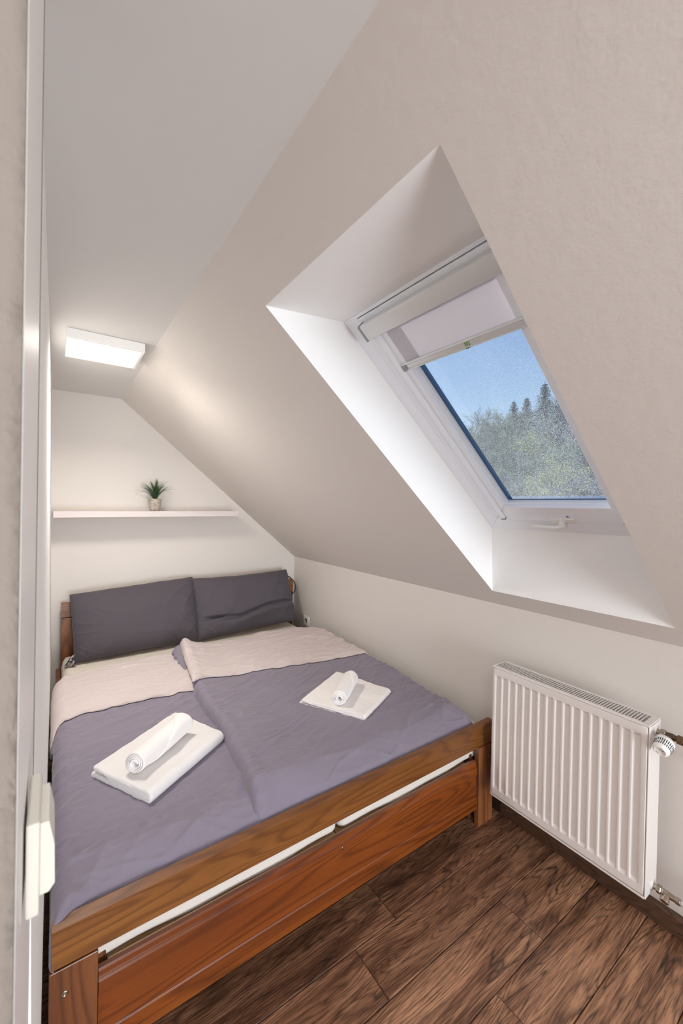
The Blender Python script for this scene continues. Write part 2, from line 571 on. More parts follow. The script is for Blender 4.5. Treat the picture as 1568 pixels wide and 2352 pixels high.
def ring_frame(name, outer, inner, n0, n1, mat, parent, bev=0.002):
    """rectangular frame as four mitred bars in the window's own plane; outer/inner = (s0, s1, y0, y1)"""
    o, i = outer, inner
    O_ = [(o[0], o[2]), (o[1], o[2]), (o[1], o[3]), (o[0], o[3])]
    I_ = [(i[0], i[2]), (i[1], i[2]), (i[1], i[3]), (i[0], i[3])]
    out = []
    for k in range(4):
        k2 = (k + 1) % 4
        bm = bmesh.new()
        q = [O_[k], O_[k2], I_[k2], I_[k]]
        lo = [bm.verts.new((a, b, n0)) for a, b in q]; hi = [bm.verts.new((a, b, n1)) for a, b in q]
        bm.faces.new(lo); bm.faces.new(hi[::-1])
        for a in range(4): bm.faces.new([lo[a], hi[a], hi[(a+1) % 4], lo[(a+1) % 4]])
        bmesh.ops.recalc_face_normals(bm, faces=bm.faces[:])
        if bev:
            es = [e for e in bm.edges if abs(e.verts[0].co.z - e.verts[1].co.z) < 1e-6 and abs(e.verts[0].co.z - n0) < 1e-6]
            bmesh.ops.bevel(bm, geom=es, offset=bev, segments=2, profile=0.5, affect='EDGES')
        for v in bm.verts: v.co = Vector(F(*v.co))
        out.append(bm_obj(name, bm, mat, parent))
    return out


ring_frame('window_frame', (0, SLEN, W0, W1), (0.012, 1.067, W0 + 0.064, W1 - 0.064), 0.0, 0.09, M_pvc, win)
ring_frame('sash', (0.0145, 1.0645, W0 + 0.0665, W1 - 0.0665), (0.075, 0.976, W0 + 0.145, W1 - 0.145), -0.006, 0.045, M_pvc, win, 0.004)
ring_frame('sash_bead', (0.07, 0.980, W0 + 0.140, W1 - 0.140), (0.082, 0.972, W0 + 0.152, W1 - 0.152), 0.012, 0.032, M_pvc, win, 0.003)
ring_frame('gasket', (0.07, 0.985, W0 + 0.135, W1 - 0.135), (0.088, 0.967, W0 + 0.160, W1 - 0.160), 0.030, 0.046, M_gask, win, 0)
# dark shadow joint between frame and sash
ring_frame('joint', (0.010, 1.069, W0 + 0.062, W1 - 0.062), (0.018, 1.060, W0 + 0.070, W1 - 0.070), 0.020, 0.030, M_black, win, 0)

# glass: clear pane with a film of dust that catches the daylight
G = Mat('dusty_glass', (1, 1, 1, 1), 0.0)
gt = G.t; gt.nodes.remove(G.b)
out = [n for n in gt.nodes if n.type == 'OUTPUT_MATERIAL'][0]
tr = G.n('BsdfTransparent'); tr.inputs[0].default_value = (0.93, 0.96, 1.0, 1)
gl = G.n('BsdfGlossy'); gl.inputs['Roughness'].default_value = 0.02
lw = G.n('LayerWeight'); lw.inputs[0].default_value = 0.5
fr = G.math('ADD', G.math('MULTIPLY', G.math('POWER', lw.outputs['Facing'], 5.0), 0.6), 0.02)
mx = G.n('MixShader'); gt.links.new(fr, mx.inputs[0]); gt.links.new(tr.outputs[0], mx.inputs[1]); gt.links.new(gl.outputs[0], mx.inputs[2])
tl = G.n('BsdfTranslucent'); tl.inputs[0].default_value = (0.92, 0.95, 1.0, 1)
v = G.coords((1, 1, 1))
dust = G.ramp(G.noise(v, 420, 3, 0.75), [(0.48, (0.06,)*3), (0.58, (0.5,)*3), (0.66, (1,)*3)])
smear = G.ramp(G.noise(v, 3.0, 4, 0.6), [(0.3, (0.35,)*3), (0.7, (1,)*3)])
sepx = G.n('SeparateXYZ'); gt.links.new(G.n('TexCoord').outputs['Object'], sepx.inputs[0])
low = G.ramp(G.math('MULTIPLY_ADD', sepx.outputs[2], -1.2), [(0.0, (0.06,)*3), (1.0, (1,)*3)])
low_n = [n for n in gt.nodes if n.type == 'MATH'][-1]; low_n.inputs[2].default_value = 0.45
dm = G.math('MULTIPLY', G.math('MULTIPLY', dust, smear), G.math('MULTIPLY', low, 0.95))
dm = G.math('ADD', dm, 0.01)
mx2 = G.n('MixShader'); gt.links.new(dm, mx2.inputs[0]); gt.links.new(mx.outputs[0], mx2.inputs[1]); gt.links.new(tl.outputs[0], mx2.inputs[2])
gt.links.new(mx2.outputs[0], out.inputs['Surface'])
box('pane', (0.075, W0 + 0.14, 0.033), (0.983, W1 - 0.14, 0.0335), G.m, win, fn=F)
# outer flashing
ring_frame('flashing', (-0.10, SLEN + 0.12, W0 - 0.10, W1 + 0.10), (0.03, 1.10, W0 + 0.04, W1 - 0.04), 0.075, 0.10, Mat('grey_aluminium', srgb(92, 96, 100), 0.4, 0.6).m, win, 0)

# handle: back plate, boss and the cranked lever
hd = box('handle_plate', (1.036, 0.755, -0.014), (1.060, 0.846, -0.006), M_plastic, win, 0.0035, 3, F, True)
bm = bmesh.new()
lathe(bm, F(1.050, 0.800, -0.006), -WN, [(0, 0.013), (0.026, 0.012), (0.030, 0.0095), (0.0315, 0.0)], 20)
bm_obj('handle_boss', bm, M_plastic, hd, True)
bm = bmesh.new()
pts = spline([F(1.052, 0.785, -0.030), F(1.060, 0.815, -0.036), F(1.066, 0.845, -0.034), F(1.064, 0.88, -0.034), F(1.062, 0.925, -0.033)], 24)
tube(bm, pts, [0.0105 - 0.003 * (i / 24) for i in range(25)], 14)
bm_obj('handle_lever', bm, M_plastic, hd, True)
# small triangular vent mark above the handle
bm = bmesh.new()
tv = [bm.verts.new(F(*p)) for p in ((1.032, 0.772, -0.0068), (1.032, 0.786, -0.0068), (1.022, 0.779, -0.0068), (1.032, 0.772, -0.0052), (1.032, 0.786, -0.0052), (1.022, 0.779, -0.0052))]
for f in ((0, 1, 2), (5, 4, 3), (0, 3, 4, 1), (1, 4, 5, 2), (2, 5, 3, 0)): bm.faces.new([tv[i] for i in f])
bm_obj('sash_mark', bm, Mat('mark_blue', srgb(70, 100, 150), 0.5).m, win)

# roller blind, hung on the sash
bl_ = empty('roller_blind', WL(0.05, 0.82, -0.01), 'pale grey roller blind drawn a little down over the roof window', 'blind')
box('cassette', (0.030, 0.560 - 0.002, -0.040), (0.086, 1.079, -0.0065), M_cass, bl_, 0.006, 3, F, True)
bpy.data.objects['cassette'].location = (0, 0, 0)
box('end_cap', (0.028, 1.079, -0.041), (0.088, 1.086, -0.0065), M_grey, bl_, 0.003, 2, F, True)
box('end_cap', (0.028, 0.551, -0.041), (0.088, 0.558, -0.0065), M_grey, bl_, 0.003, 2, F, True)
for y0, y1 in ((1.047, 1.066), (0.573, 0.592)):
    rl = box('guide_rail', (0.086, y0, -0.016), (1.044, y1, -0.0062), M_pvc, bl_, 0.002, 2, F)
    box('rail_foot', (1.044, y0 - 0.001, -0.0165), (1.052, y1 + 0.001, -0.0062), M_grey, rl, 0.001, 1, F)
box('blind_fabric', (0.086, 0.593, -0.0035), (0.222, 1.046, -0.0025), M_blind, bl_, fn=F)
br = prism('bottom_bar', [(0.217, -0.003), (0.217, -0.012), (0.221, -0.014), (0.226, -0.010), (0.238, -0.010), (0.241, -0.015), (0.245, -0.013), (0.245, -0.003)],
           'z', 0.593, 1.046, M_bar, bl_, fn=lambda p, q, t: F(p, t, q))
box('bar_end', (0.222, 1.028, -0.0155), (0.2445, 1.0462, -0.009), M_grey, br, 0.001, 1, F)
for k in range(3):
    box('green_mark', (0.222, 0.768 + k * 0.0065, -0.0107), (0.241, 0.771 + k * 0.0065, -0.0098), M_green, br, fn=F)
box('green_mark', (0.2415, 0.770, -0.0157), (0.2445, 0.784, -0.0136), M_green, br, fn=F)

# ------------------------------------------------------------------ ceiling light
lt_ = empty('ceiling_light', (0.18, 2.215, ZC), 'square white surface mounted ceiling panel light, lit', 'ceiling light')
bm = bmesh.new()
X0, X1, Y0, Y1, Z0 = 0.029, 0.331, 2.074, 2.368, ZC - 0.042
for lo, hi in (((X0, Y0, Z0), (X1, Y0 + 0.012, ZC - 0.001)), ((X0, Y1 - 0.012, Z0), (X1, Y1, ZC - 0.001)),
               ((X0, Y0 + 0.012, Z0), (X0 + 0.012, Y1 - 0.012, ZC - 0.001)), ((X1 - 0.012, Y0 + 0.012, Z0), (X1, Y1 - 0.012, ZC - 0.001))):
    add_box(bm, lo, hi, 0.001, 1)
bm_obj('frame', bm, M_plastic, lt_)
M_emit = Mat('light_diffuser', srgb(250, 246, 240), 0.6)
M_emit.b.inputs['Emission Color'].default_value = (1.0, 0.93, 0.85, 1)
M_emit.b.inputs['Emission Strength'].default_value = 2.6
lamp_d = bpy.data.lights.new('panel_glow', 'AREA'); lamp_d.shape = 'SQUARE'; lamp_d.size = 0.27
lamp_d.spread = R(150); lamp_d.energy = 11.0; lamp_d.color = (1.0, 0.95, 0.88)
lamp = bpy.data.objects.new('panel_glow', lamp_d); C.objects.link(lamp); lamp.parent = lt_
lamp.location = (0, 0.006, -0.0415)
box('diffuser', (X0 + 0.0122, Y0 + 0.0122, Z0 + 0.002), (X1 - 0.0122, Y1 - 0.0122, Z0 + 0.006), M_emit.m, lt_)

# ------------------------------------------------------------------ shelf and plant
box('floating_shelf', (-0.012, YB - 0.20, 1.370), (1.183, YB - 0.001, 1.4105), Mat('shelf_white', srgb(210, 200, 198), 0.5).m, None, 0.0015)
tag(bpy.data.objects['floating_shelf'], 'long white floating shelf on the wall above the bed', 'shelf')
sh = bpy.data.objects['floating_shelf']
sh.rotation_euler = (0, 0, 0)
for v_ in sh.data.vertices:      # the photo's shelf hangs a touch higher at its right end
    v_.co.z += 0.006 * v_.co.x / 1.18

px_, py_, pz_ = 0.590, YB - 0.10, 1.4145
pl_ = empty('potted_plant', (px_, py_, pz_), 'small grassy green plant in a grey stone pot on the wall shelf', 'plant')
Mp = Mat('grey_stone_pot', srgb(170, 160, 148), 0.9); vv = Mp.coords()
Mp.color(Mp.ramp(Mp.noise(vv, 60, 4, 0.7), [(0.3, srgb(128, 118, 106)), (0.5, srgb(170, 160, 148)), (0.7, srgb(192, 184, 172))]))
Mp.bump(Mp.noise(vv, 220, 3), 0.4, 0.002)
bm = bmesh.new()
lathe(bm, (px_, py_, pz_), (0, 0, 1), [(0, 0), (0, 0.031), (0.003, 0.033), (0.083, 0.0435), (0.0865, 0.0425), (0.0865, 0.039), (0.074, 0.037), (0.074, 0.0)], 32)
bm_obj('pot', bm, Mp.m, pl_, True)
bm = bmesh.new(); lathe(bm, (px_, py_, pz_ + 0.0735), (0, 0, 1), [(0, 0.0365), (0.005, 0.034), (0.008, 0.0)], 20)
bm_obj('soil', bm, Mat('soil', srgb(50, 40, 32), 0.95).m, pl_, True)
M_leaf = [Mat('leaf_dark', srgb(52, 78, 56), 0.5).m, Mat('leaf_green', srgb(84, 116, 58), 0.5).m, Mat('leaf_blue', srgb(92, 112, 104), 0.5).m]
for k in range(96):
    az = 2 * PI * k * 0.618034 + random.uniform(-.2, .2)
    lean = random.random()**0.75
    L = random.uniform(0.115, 0.165) * (1 + 0.1 * lean); lean_a = 0.12 + lean * 1.45
    w = random.uniform(0.0018, 0.0030); droop = random.uniform(0.2, 1.1) * lean
    base = Vector((px_ + math.cos(az) * 0.010 * random.random(), py_ + math.sin(az) * 0.010, pz_ + 0.078))
    d_h = Vector((math.cos(az), math.sin(az), 0)); side = Vector((-math.sin(az), math.cos(az), 0))
    vs_, fs = [], []
    p = base.copy(); N = 9
    for i in range(N + 1):
        t = i / N; a = lean_a * (0.35 + 0.65 * t) + droop * t * t
        dirv = d_h * math.sin(a) + Vector((0, 0, 1)) * math.cos(a)
        nrm = d_h * math.cos(a) - Vector((0, 0, 1)) * math.sin(a)
        ww = w * (1 - t)**0.6 * (0.6 + 1.2 * min(t * 3, 1)) + 0.0002
        vs_ += [p - side * ww, p - nrm * 0.0006, p + side * ww]
        p = p + dirv * (L / N)
        if p.y > YB - 0.008: p.y = YB - 0.008
    for i in range(N):
        a = i * 3
        fs += [[a, a+1, a+4, a+3], [a+1, a+2, a+5, a+4], [a, a+3, a+5, a+2]]
    mesh_obj('leaf', vs_, fs, M_leaf[(k * 7) % 3 if lean > .55 else (k * 5) % 2], pl_, True)

# ------------------------------------------------------------------ bed
bed = empty('double_bed', (0.85, 2.2, 0), 'brown stained pine double bed with a panelled drawer front', 'bed')
FY = 1.165
# footboard rail with chamfered top edge
prism('footboard_rail', [(FY, 0.3695), (FY + 0.002, 0.3675), (FY + 0.031, 0.3675), (FY + 0.031, 0.4655), (FY + 0.005, 0.4655), (FY, 0.4605)],
      'x', 0.005, 1.7165, M_wx, bed)
# front legs: wide board in front and a thinner one on the side
for s, x0, x1 in ((0, 0.0005, 0.1005), (1, 1.6115, 1.7165)):
    bm = bmesh.new()
    add_box(bm, (x0, FY, 0), (x1, FY + 0.026, 0.3635), 0.0022)
    xi = (x1 - 0.030, x1) if s else (x0, x0 + 0.030)
    add_box(bm, (x1 - 0.030 if s else x0, FY + 0.0265, 0), (x1 if s else x0 + 0.030, FY + 0.095, 0.3635), 0.0022)
    leg = bm_obj('leg', bm, M_wz, bed)
    cx = 0.0325 if not s else 1.684
    bm = bmesh.new()
    lathe(bm, (cx, FY + 0.0005, 0.302), (0, -1, 0), [(0, 0.0075), (0.0018, 0.0072), (0.0028, 0.0055), (0.0028, 0.0038), (0.001, 0.0034), (0.0014, 0.0018), (0.0018, 0.0)], 20)
    bm_obj('bolt', bm, M_chrome, leg, True)
# inner bearers behind the right leg, visible in the gap
box('bearer', (1.5905, FY + 0.040, 0.02), (1.6105, FY + 0.090, 0.363), M_wz, bed, 0.002)
box('bearer', (0.1015, FY + 0.040, 0.02), (0.1215, FY + 0.090, 0.363), M_wz, bed, 0.002)
# raw pine edge of the slatted base, under the mattresses
box('slat_frame', (0.124, FY + 0.0245, 0.240), (1.589, FY + 0.038, 0.2965), M_raw, bed, 0.002)
# side rails
box('side_rail', (1.672, FY + 0.032, 0.22), (1.700, 3.2105, 0.390), M_wy, bed, 0.003)
box('side_rail', (0.014, FY + 0.032, 0.22), (0.040, 3.2105, 0.390), M_wy, bed, 0.003)
# headboard
HY = 3.214
prism('headboard_rail', [(HY, 0.714), (HY + 0.030, 0.712), (HY + 0.030, 0.808), (HY + 0.004, 0.808), (HY, 0.804)], 'x', 0.038, 1.738, M_wx, bed)
for x0, x1 in ((0.039, 0.140), (1.636, 1.737)):
    box('head_leg', (x0, HY + 0.001, 0), (x1, HY + 0.029, 0.709), M_wz, bed, 0.002)
for z0, z1 in ((0.30, 0.44), (0.445, 0.575), (0.58, 0.706)):
    box('headboard_panel', (0.1405, HY + 0.006, z0), (1.6355, HY + 0.024, z1), M_wx, bed, 0.002)
# slatted base: pine slats with gaps, the first one shows under the foot rail
for i in range(14):
    y0 = 1.2045 + i * 0.142
    for x0, x1 in ((0.125, 0.852), (0.858, 1.588)):
        box('slat', (x0, y0, 0.262), (x1, y0 + 0.085, 0.276), M_raw, bed, 0.002, 1)
box('slat_bearer', (0.041, 1.20, 0.245), (0.062, 3.20, 0.2615), M_raw, bed)
box('slat_bearer', (1.650, 1.20, 0.245), (1.671, 3.20, 0.2615), M_raw, bed)
box('slat_bearer', (0.840, 1.20, 0.235), (0.870, 3.20, 0.2615), M_raw, bed)
# under-bed drawer with a profiled front
dr = prism('drawer_front', [(FY + 0.004, 0.087), (FY + 0.001, 0.090), (FY + 0.001, 0.1080), (FY + 0.006, 0.1105), (FY + 0.006, 0.1130), (FY + 0.001, 0.1155),
                      (FY + 0.001, 0.1450), (FY + 0.004, 0.1490), (FY + 0.006, 0.1495), (FY + 0.006, 0.2450), (FY + 0.0035, 0.2455), (FY + 0.001, 0.2490),
                      (FY + 0.001, 0.2800), (FY + 0.005, 0.2840), (FY + 0.005, 0.2860), (FY + 0.008, 0.2885), (FY + 0.008, 0.3010), (FY + 0.012, 0.3050), (FY + 0.024, 0.3050), (FY + 0.024, 0.087)],
           'x', 0.1020, 1.5995, M_front, bed)
bm = bmesh.new()
lathe(bm, (0.8436, FY + 0.0015, 0.2665), (0, -1, 0), [(0, 0.0065), (0.0022, 0.006), (0.0028, 0.0045), (0.0022, 0.0025), (0.0022, 0.0)], 18)
bm_obj('drawer_lock', bm, M_chrome, dr, True)
dx = box('drawer_side', (0.125, FY + 0.025, 0.10), (0.143, 2.05, 0.235), M_raw, bed, 0.001)
box('drawer_side', (1.565, FY + 0.025, 0.10), (1.583, 2.05, 0.235), M_raw, bed, 0.001)
box('drawer_bottom', (0.143, FY + 0.025, 0.10), (1.565, 2.05, 0.108), M_raw, bed)


# mattresses: bodies with rounded edges, slightly sagging between the slats at the front
def mattress(x0, x1, label):
    n1, n2 = 70, 90
    r = 0.035; y0, y1, z0, z1 = 1.205, 3.205, 0.279, 0.4600
    per = []
    # perimeter profile in (offset inward, z): bottom centre -> rounded side -> top
    for a in np.linspace(-PI/2, 0, 7): per.append((r - r*math.cos(a), z0 + r + r*math.sin(a)))
    per += [(-0.002, (z0+z1)/2)]
    for a in np.linspace(0, PI/2, 7): per.append((r - r*math.cos(a), z1 - r + r*math.sin(a)))
    loop = []
    cr = 0.03
    def rect(inset):
        pts = []
        a0, a1, b0, b1 = x0 + inset, x1 - inset, y0 + inset, y1 - inset
        c = max(cr - inset * 0.5, 0.004)
        for (cx, cy, st) in ((a0 + c, b0 + c, PI), (a1 - c, b0 + c, 1.5*PI), (a1 - c, b1 - c, 0), (a0 + c, b1 - c, PI/2)):
            for k in range(6):
                t = st + PI/2 * k / 5; pts.append((cx + c*math.cos(t), cy + c*math.sin(t)))
            nx = None
        # densify long edges
        out_ = []
        for i, p in enumerate(pts):
            q = pts[(i + 1) % len(pts)]
            out_.append(p)
            if i % 6 == 5:
                m_ = 40
                for k in range(1, m_): out_.append((p[0] + (q[0]-p[0])*k/m_, p[1] + (q[1]-p[1])*k/m_))
        return out_
    vs_, fs = [], []
    for off, z in per:
        L = rect(off)
        for (x, y) in L:
            front = max(0, 1 - (y - y0) / 0.25)
            wob = 0.006 * math.sin(x * 9.0) * front
            zz = z + (wob - 0.004 * front * math.sin(x * 23)) * (1 if z < 0.34 else 0.0)
            zz = max(zz, 0.2772)
            vs_.append((x, y, zz))
    n = len(L)
    for k in range(len(per) - 1):
        for i in range(n):
            fs.append([k*n + i, k*n + (i+1) % n, (k+1)*n + (i+1) % n, (k+1)*n + i])
    fs.append(list(range(n))[::-1]); fs.append([(len(per)-1)*n + i for i in range(n)])
    o = mesh_obj('mattress', vs_, fs, M_matt, None, True)
    bev = o.data
    return tag(o, label, 'mattress')


ma = mattress(0.048, 0.853, 'white mattress under the left duvet, edge showing below the foot rail')
mb = mattress(0.857, 1.664, 'white mattress under the right duvet, edge showing below the foot rail')


def sheet(x0, x1, label):
    """fitted sheet: thin shell over the mattress top"""
    n, m_ = 40, 90
    X = np.linspace(0, 1, n + 1); Y = np.linspace(0, 1, m_ + 1)
    S, T = np.meshgrid(X, Y)
    e = lambda d, r: np.sqrt(np.clip(1 - (1 - np.clip(d / r, 0, 1))**2, 0, 1))
    XX = x0 + S * (x1 - x0); YY = 1.22 + T * (3.209 - 1.22)
    ds = np.minimum(S, 1 - S) * (x1 - x0); dt = np.minimum(T, 1 - T) * 1.99
    Z = 0.4625 - 0.06 * (1 - e(ds, 0.028)) - 0.05 * (1 - e(dt, 0.02)) + 0.0012 * ridge(XX, YY, 0.3, 4, 14, 3)
    vs_ = np.stack([XX, YY, Z], -1).reshape(-1, 3)
    vb = vs_ - [0, 0, 0.0015]
    idx = lambda j, i: j * (n + 1) + i
    fs = [[idx(j, i), idx(j, i+1), idx(j+1, i+1), idx(j+1, i)] for j in range(m_) for i in range(n)]
    o = mesh_obj('bed_sheet', vs_, fs, M_sheet, None, True)
    return tag(o, label, 'bed sheet')


sheet(0.043, 0.856, 'cream fitted sheet showing in front of the left pillow')
sheet(0.8565, 1.668, 'cream fitted sheet showing in front of the right pillow')


# ------------------------------------------------------------------ duvets
def e_(d, r): return np.sqrt(np.clip(1 - (1 - np.clip(d / r, 0, 1))**2, 0, 1))
def sm(x, a, b):
    t = np.clip((x - a) / (b - a), 0, 1); return t * t * (3 - 2 * t)
def interp(x, xs, ys): return np.interp(x, xs, ys)


def wrap_left(XF, h, zb):
    """bend the part left of the mattress edge down its side"""
    xe, r = 0.034, 0.024
    d = np.clip(xe - XF, 0, None); a = np.minimum(d / r, PI / 2)
    drop = np.clip(d - r * PI / 2, 0, None)
    X = np.where(XF < xe, xe - (r + h * 0.55) * np.sin(a), XF)
    Z = np.where(XF < xe, zb - r + (r + h) * np.cos(a) - drop, zb + h)
    return X, Z


def wrinkles(X, Y, seed, amp=1.0, edge=None):
    mask = 0.35 + 0.65 * sm(perlin(X * 1.7 + 3, Y * 1.7, seed + 40), -0.3, 0.5)
    w = 0.0056 * ridge(X, Y, 0.12, 1.6, 9.0, seed, 4) * mask
    w += 0.0044 * ridge(X, Y, 0.55, 2.0, 12.0, seed + 1, 4) * (1.25 - mask)
    w += 0.0034 * ridge(X, Y, -0.35, 3.0, 17.0, seed + 2, 3) * mask
    w += 0.0014 * ridge(X, Y, 0.2, 5.0, 34.0, seed + 7, 3)
    w += 0.0036 * perlin(X * 3.2, Y * 3.2, seed + 3) + 0.0016 * perlin(X * 9, Y * 9, seed + 4)
    return w * amp * 1.45


def zbase_left(X, Y):
    return 0.463 - 0.036 * (1 - sm(Y, 1.17, 1.30)) * sm(X, 0.03, 0.10) - 0.003 * (1 - sm(Y, 1.16, 1.3))


FOLD_L = ([-0.10, 0.0, 0.018, 0.039, 0.088, 0.236, 0.403, 0.596, 0.8], [2.00, 2.04, 2.085, 2.155, 2.189, 2.199, 2.178, 2.150, 2.14])
HEAD_L = ([-0.10, 0.0, 0.055, 0.16, 0.38, 0.53, 0.643, 0.8], [2.60, 2.631, 2.674, 2.732, 2.741, 2.742, 2.715, 2.69])


def duvetL(S, T, hfun=None):
    XR = 0.70
    hang = interp(T, [0, 0.30, 0.42, 0.55, 0.62, 0.8, 1.0], [-0.085, -0.060, -0.015, 0.006, -0.045, -0.040, -0.030])
    XF = hang + S * (XR - hang)
    yh = interp(XF, *HEAD_L)
    yf = 1.166 + 0.033 * sm(XF, 0.0, 0.055)
    Y = yf + T * (yh - yf)
    return XF, Y


def gridmesh(name, fpos, ns, nt_, mat, parent=None, label=None, cat=None):
    """closed sheet: fpos(S, T) -> (top XYZ, bottom XYZ)"""
    S, T = np.meshgrid(np.linspace(0, 1, ns + 1), np.linspace(0, 1, nt_ + 1))
    top, bot = fpos(S, T)
    A = top.reshape(-1, 3); B = bot.reshape(-1, 3); n = len(A)
    idx = lambda j, i: j * (ns + 1) + i
    j, i = np.meshgrid(np.arange(nt_), np.arange(ns), indexing='ij')
    a = idx(j, i).ravel(); f = np.stack([a, a + 1, a + ns + 2, a + ns + 1], -1)
    fs = f.tolist() + (f[:, ::-1] + n).tolist()
    for i in range(ns):
        fs.append([idx(0, i) + n, idx(0, i+1) + n, idx(0, i+1), idx(0, i)])
        fs.append([idx(nt_, i), idx(nt_, i+1), idx(nt_, i+1) + n, idx(nt_, i) + n])
    for j in range(nt_):
        fs.append([idx(j, 0), idx(j+1, 0), idx(j+1, 0) + n, idx(j, 0) + n])
        fs.append([idx(j+1, ns), idx(j, ns), idx(j, ns) + n, idx(j+1, ns) + n])
    o = mesh_obj(name, np.concatenate([A, B]), fs, mat, parent, True)
    if label: tag(o, label, cat)
    return o


TOWELS = [((0.353, 1.685), 0.27), ((1.225, 1.69), 0.26)]


def calm(X, Y):
    m_ = np.ones_like(X)
    for (cx, cy), r in TOWELS:
        m_ = np.minimum(m_, sm(np.hypot(X - cx, Y - cy), r * 0.55, r))
    return 0.15 + 0.85 * m_


def hL(S, T, XF, Y):
    W = 0.78; Lh = 1.5
    th = 0.036 + 0.006 * perlin(XF * 2, Y * 2, 77)
    ed = e_(np.minimum(T * Lh, (1 - T) * Lh), 0.030) * e_(S * W, 0.014)
    side = 1 + 0.7 * (1 - sm(XF, 0.02, 0.16))
    w = wrinkles(XF, Y, 11, 0.95) * side
    # gathers pulled out from under the folded-back cuff
    yf = interp(XF, *FOLD_L); dd = yf - Y
    w += 0.006 * np.exp(-np.clip(dd, 0, 1) / 0.05) * np.clip(perlin(XF * 22, Y * 3, 5), 0, 1) * (dd > -0.02)
    # a shallow valley where it dives under its neighbour
    return (th + w * calm(XF, Y) * (0.3 + 0.7 * ed)) * (0.10 + 0.90 * ed)


def fL(S, T):
    XF, Y = duvetL(S, T); zb = zbase_left(XF, Y); h = hL(S, T, XF, Y)
    thin = 0.45 + 0.55 * sm(XF, -0.01, 0.05)
    X, Z = wrap_left(XF, h * thin, zb)
    Xb, Zb = wrap_left(XF, np.full_like(h, 0.0005), zb + 0.001)
    return np.stack([X, Y, Z], -1), np.stack([Xb, Y, Zb], -1)


dvl = empty('duvet', (0.33, 1.95, 0.46), 'grey duvet on the left half of the bed, tucked under the right one', 'duvet')
gridmesh('duvet_body', fL, 190, 300, M_duvet, dvl)


def fLc(S, T2):
    # cuff: the turned-back top with its pale side up
    XF0, _ = duvetL(S, np.full_like(S, 0.8))
    XFa = XF0
    yh = interp(XFa, *HEAD_L); yf0 = 1.166 + 0.033 * sm(XFa, 0, 0.055)
    yfold = interp(XFa, *FOLD_L)
    Tf = (yfold - yf0) / (yh - yf0)
    T = Tf + T2 * (1 - Tf)
    XF, Y = duvetL(S, T); zb = zbase_left(XF, Y); h = hL(S, np.clip(T, 0, 0.985), XF, Y)
    L = (1 - Tf) * 1.55
    d0, d1 = T2 * L, (1 - T2) * L
    ed = e_(d0, 0.010) * e_(d1, 0.028) * e_(S * 0.75, 0.012)
    lift = 0.004
    add = lift + 0.016 * (0.35 + 0.65 * sm(d0, 0, 0.10)) + wrinkles(XF + 4, Y, 23, 0.55) + 0.003 * perlin(XF * 8, Y * 2, 31) * np.exp(-d0 / 0.03)
    top = h + 0.0015 + add * (0.25 + 0.75 * ed)
    Y = Y + 0.010 * (1 - e_(d1, 0.03)) * 0 + np.where(T2 > 0.999, 0.004, 0)
    thin = 0.45 + 0.55 * sm(XF, -0.01, 0.05)
    X, Z = wrap_left(XF, top * thin + 0.001, zb)
    Xb, Zb = wrap_left(XF, (h + 0.0012 + 0.003 * np.exp(-d0 / 0.01)) * thin, zb)
    return np.stack([X, Y, Z], -1), np.stack([Xb, Y, Zb], -1)


cl_ = gridmesh('turned_back_cuff', fLc, 150, 90, M_beige, dvl)
cl_['label'] = 'pale beige underside of the left duvet, turned back'

# right duvet
XL_pts = ([1.08, 1.23, 1.44, 1.74, 2.08, 2.145, 2.72, 2.95], [0.508, 0.535, 0.565, 0.580, 0.583, 0.590, 0.662, 0.69])
XR_pts = ([1.10, 1.18, 1.23, 1.33, 1.46, 1.61, 1.84, 2.13, 2.42, 2.60, 2.95], [1.60, 1.622, 1.640, 1.648, 1.640, 1.658, 1.690, 1.697, 1.712, 1.716, 1.716])
FOLD_R = ([0.55, 0.593, 0.642, 0.71, 0.885, 1.096, 1.357, 1.641, 1.75], [2.12, 2.143, 2.166, 2.193, 2.205, 2.188, 2.118, 2.068, 2.05])
HEAD_R = ([0.55, 0.66, 0.82, 1.10, 1.253, 1.51, 1.63, 1.70, 1.75], [2.70, 2.73, 2.728, 2.76, 2.795, 2.755, 2.71, 2.63, 2.60])


def duvetR(S, T):
    Yg = 1.198 + T * 1.54
    X = interp(Yg, *XL_pts) + S * (interp(Yg, *XR_pts) - interp(Yg, *XL_pts))
    yh = interp(X, *HEAD_R); Y = 1.198 + T * (yh - 1.198)
    xl = interp(Y, *XL_pts); xr = interp(Y, *XR_pts)
    X = xl + S * (xr - xl) + 0.003 * perlin(Y * 14, S * 2, 8) * (1 - sm(S, 0, 0.05))
    return X, Y


def zbR(X, Y):
    over = 1 - sm(X, 0.66, 0.86)
    foot = 1 - sm(Y, 1.19, 1.31)
    return 0.464 + 0.030 * over * sm(Y, 1.2, 1.3) - 0.038 * foot


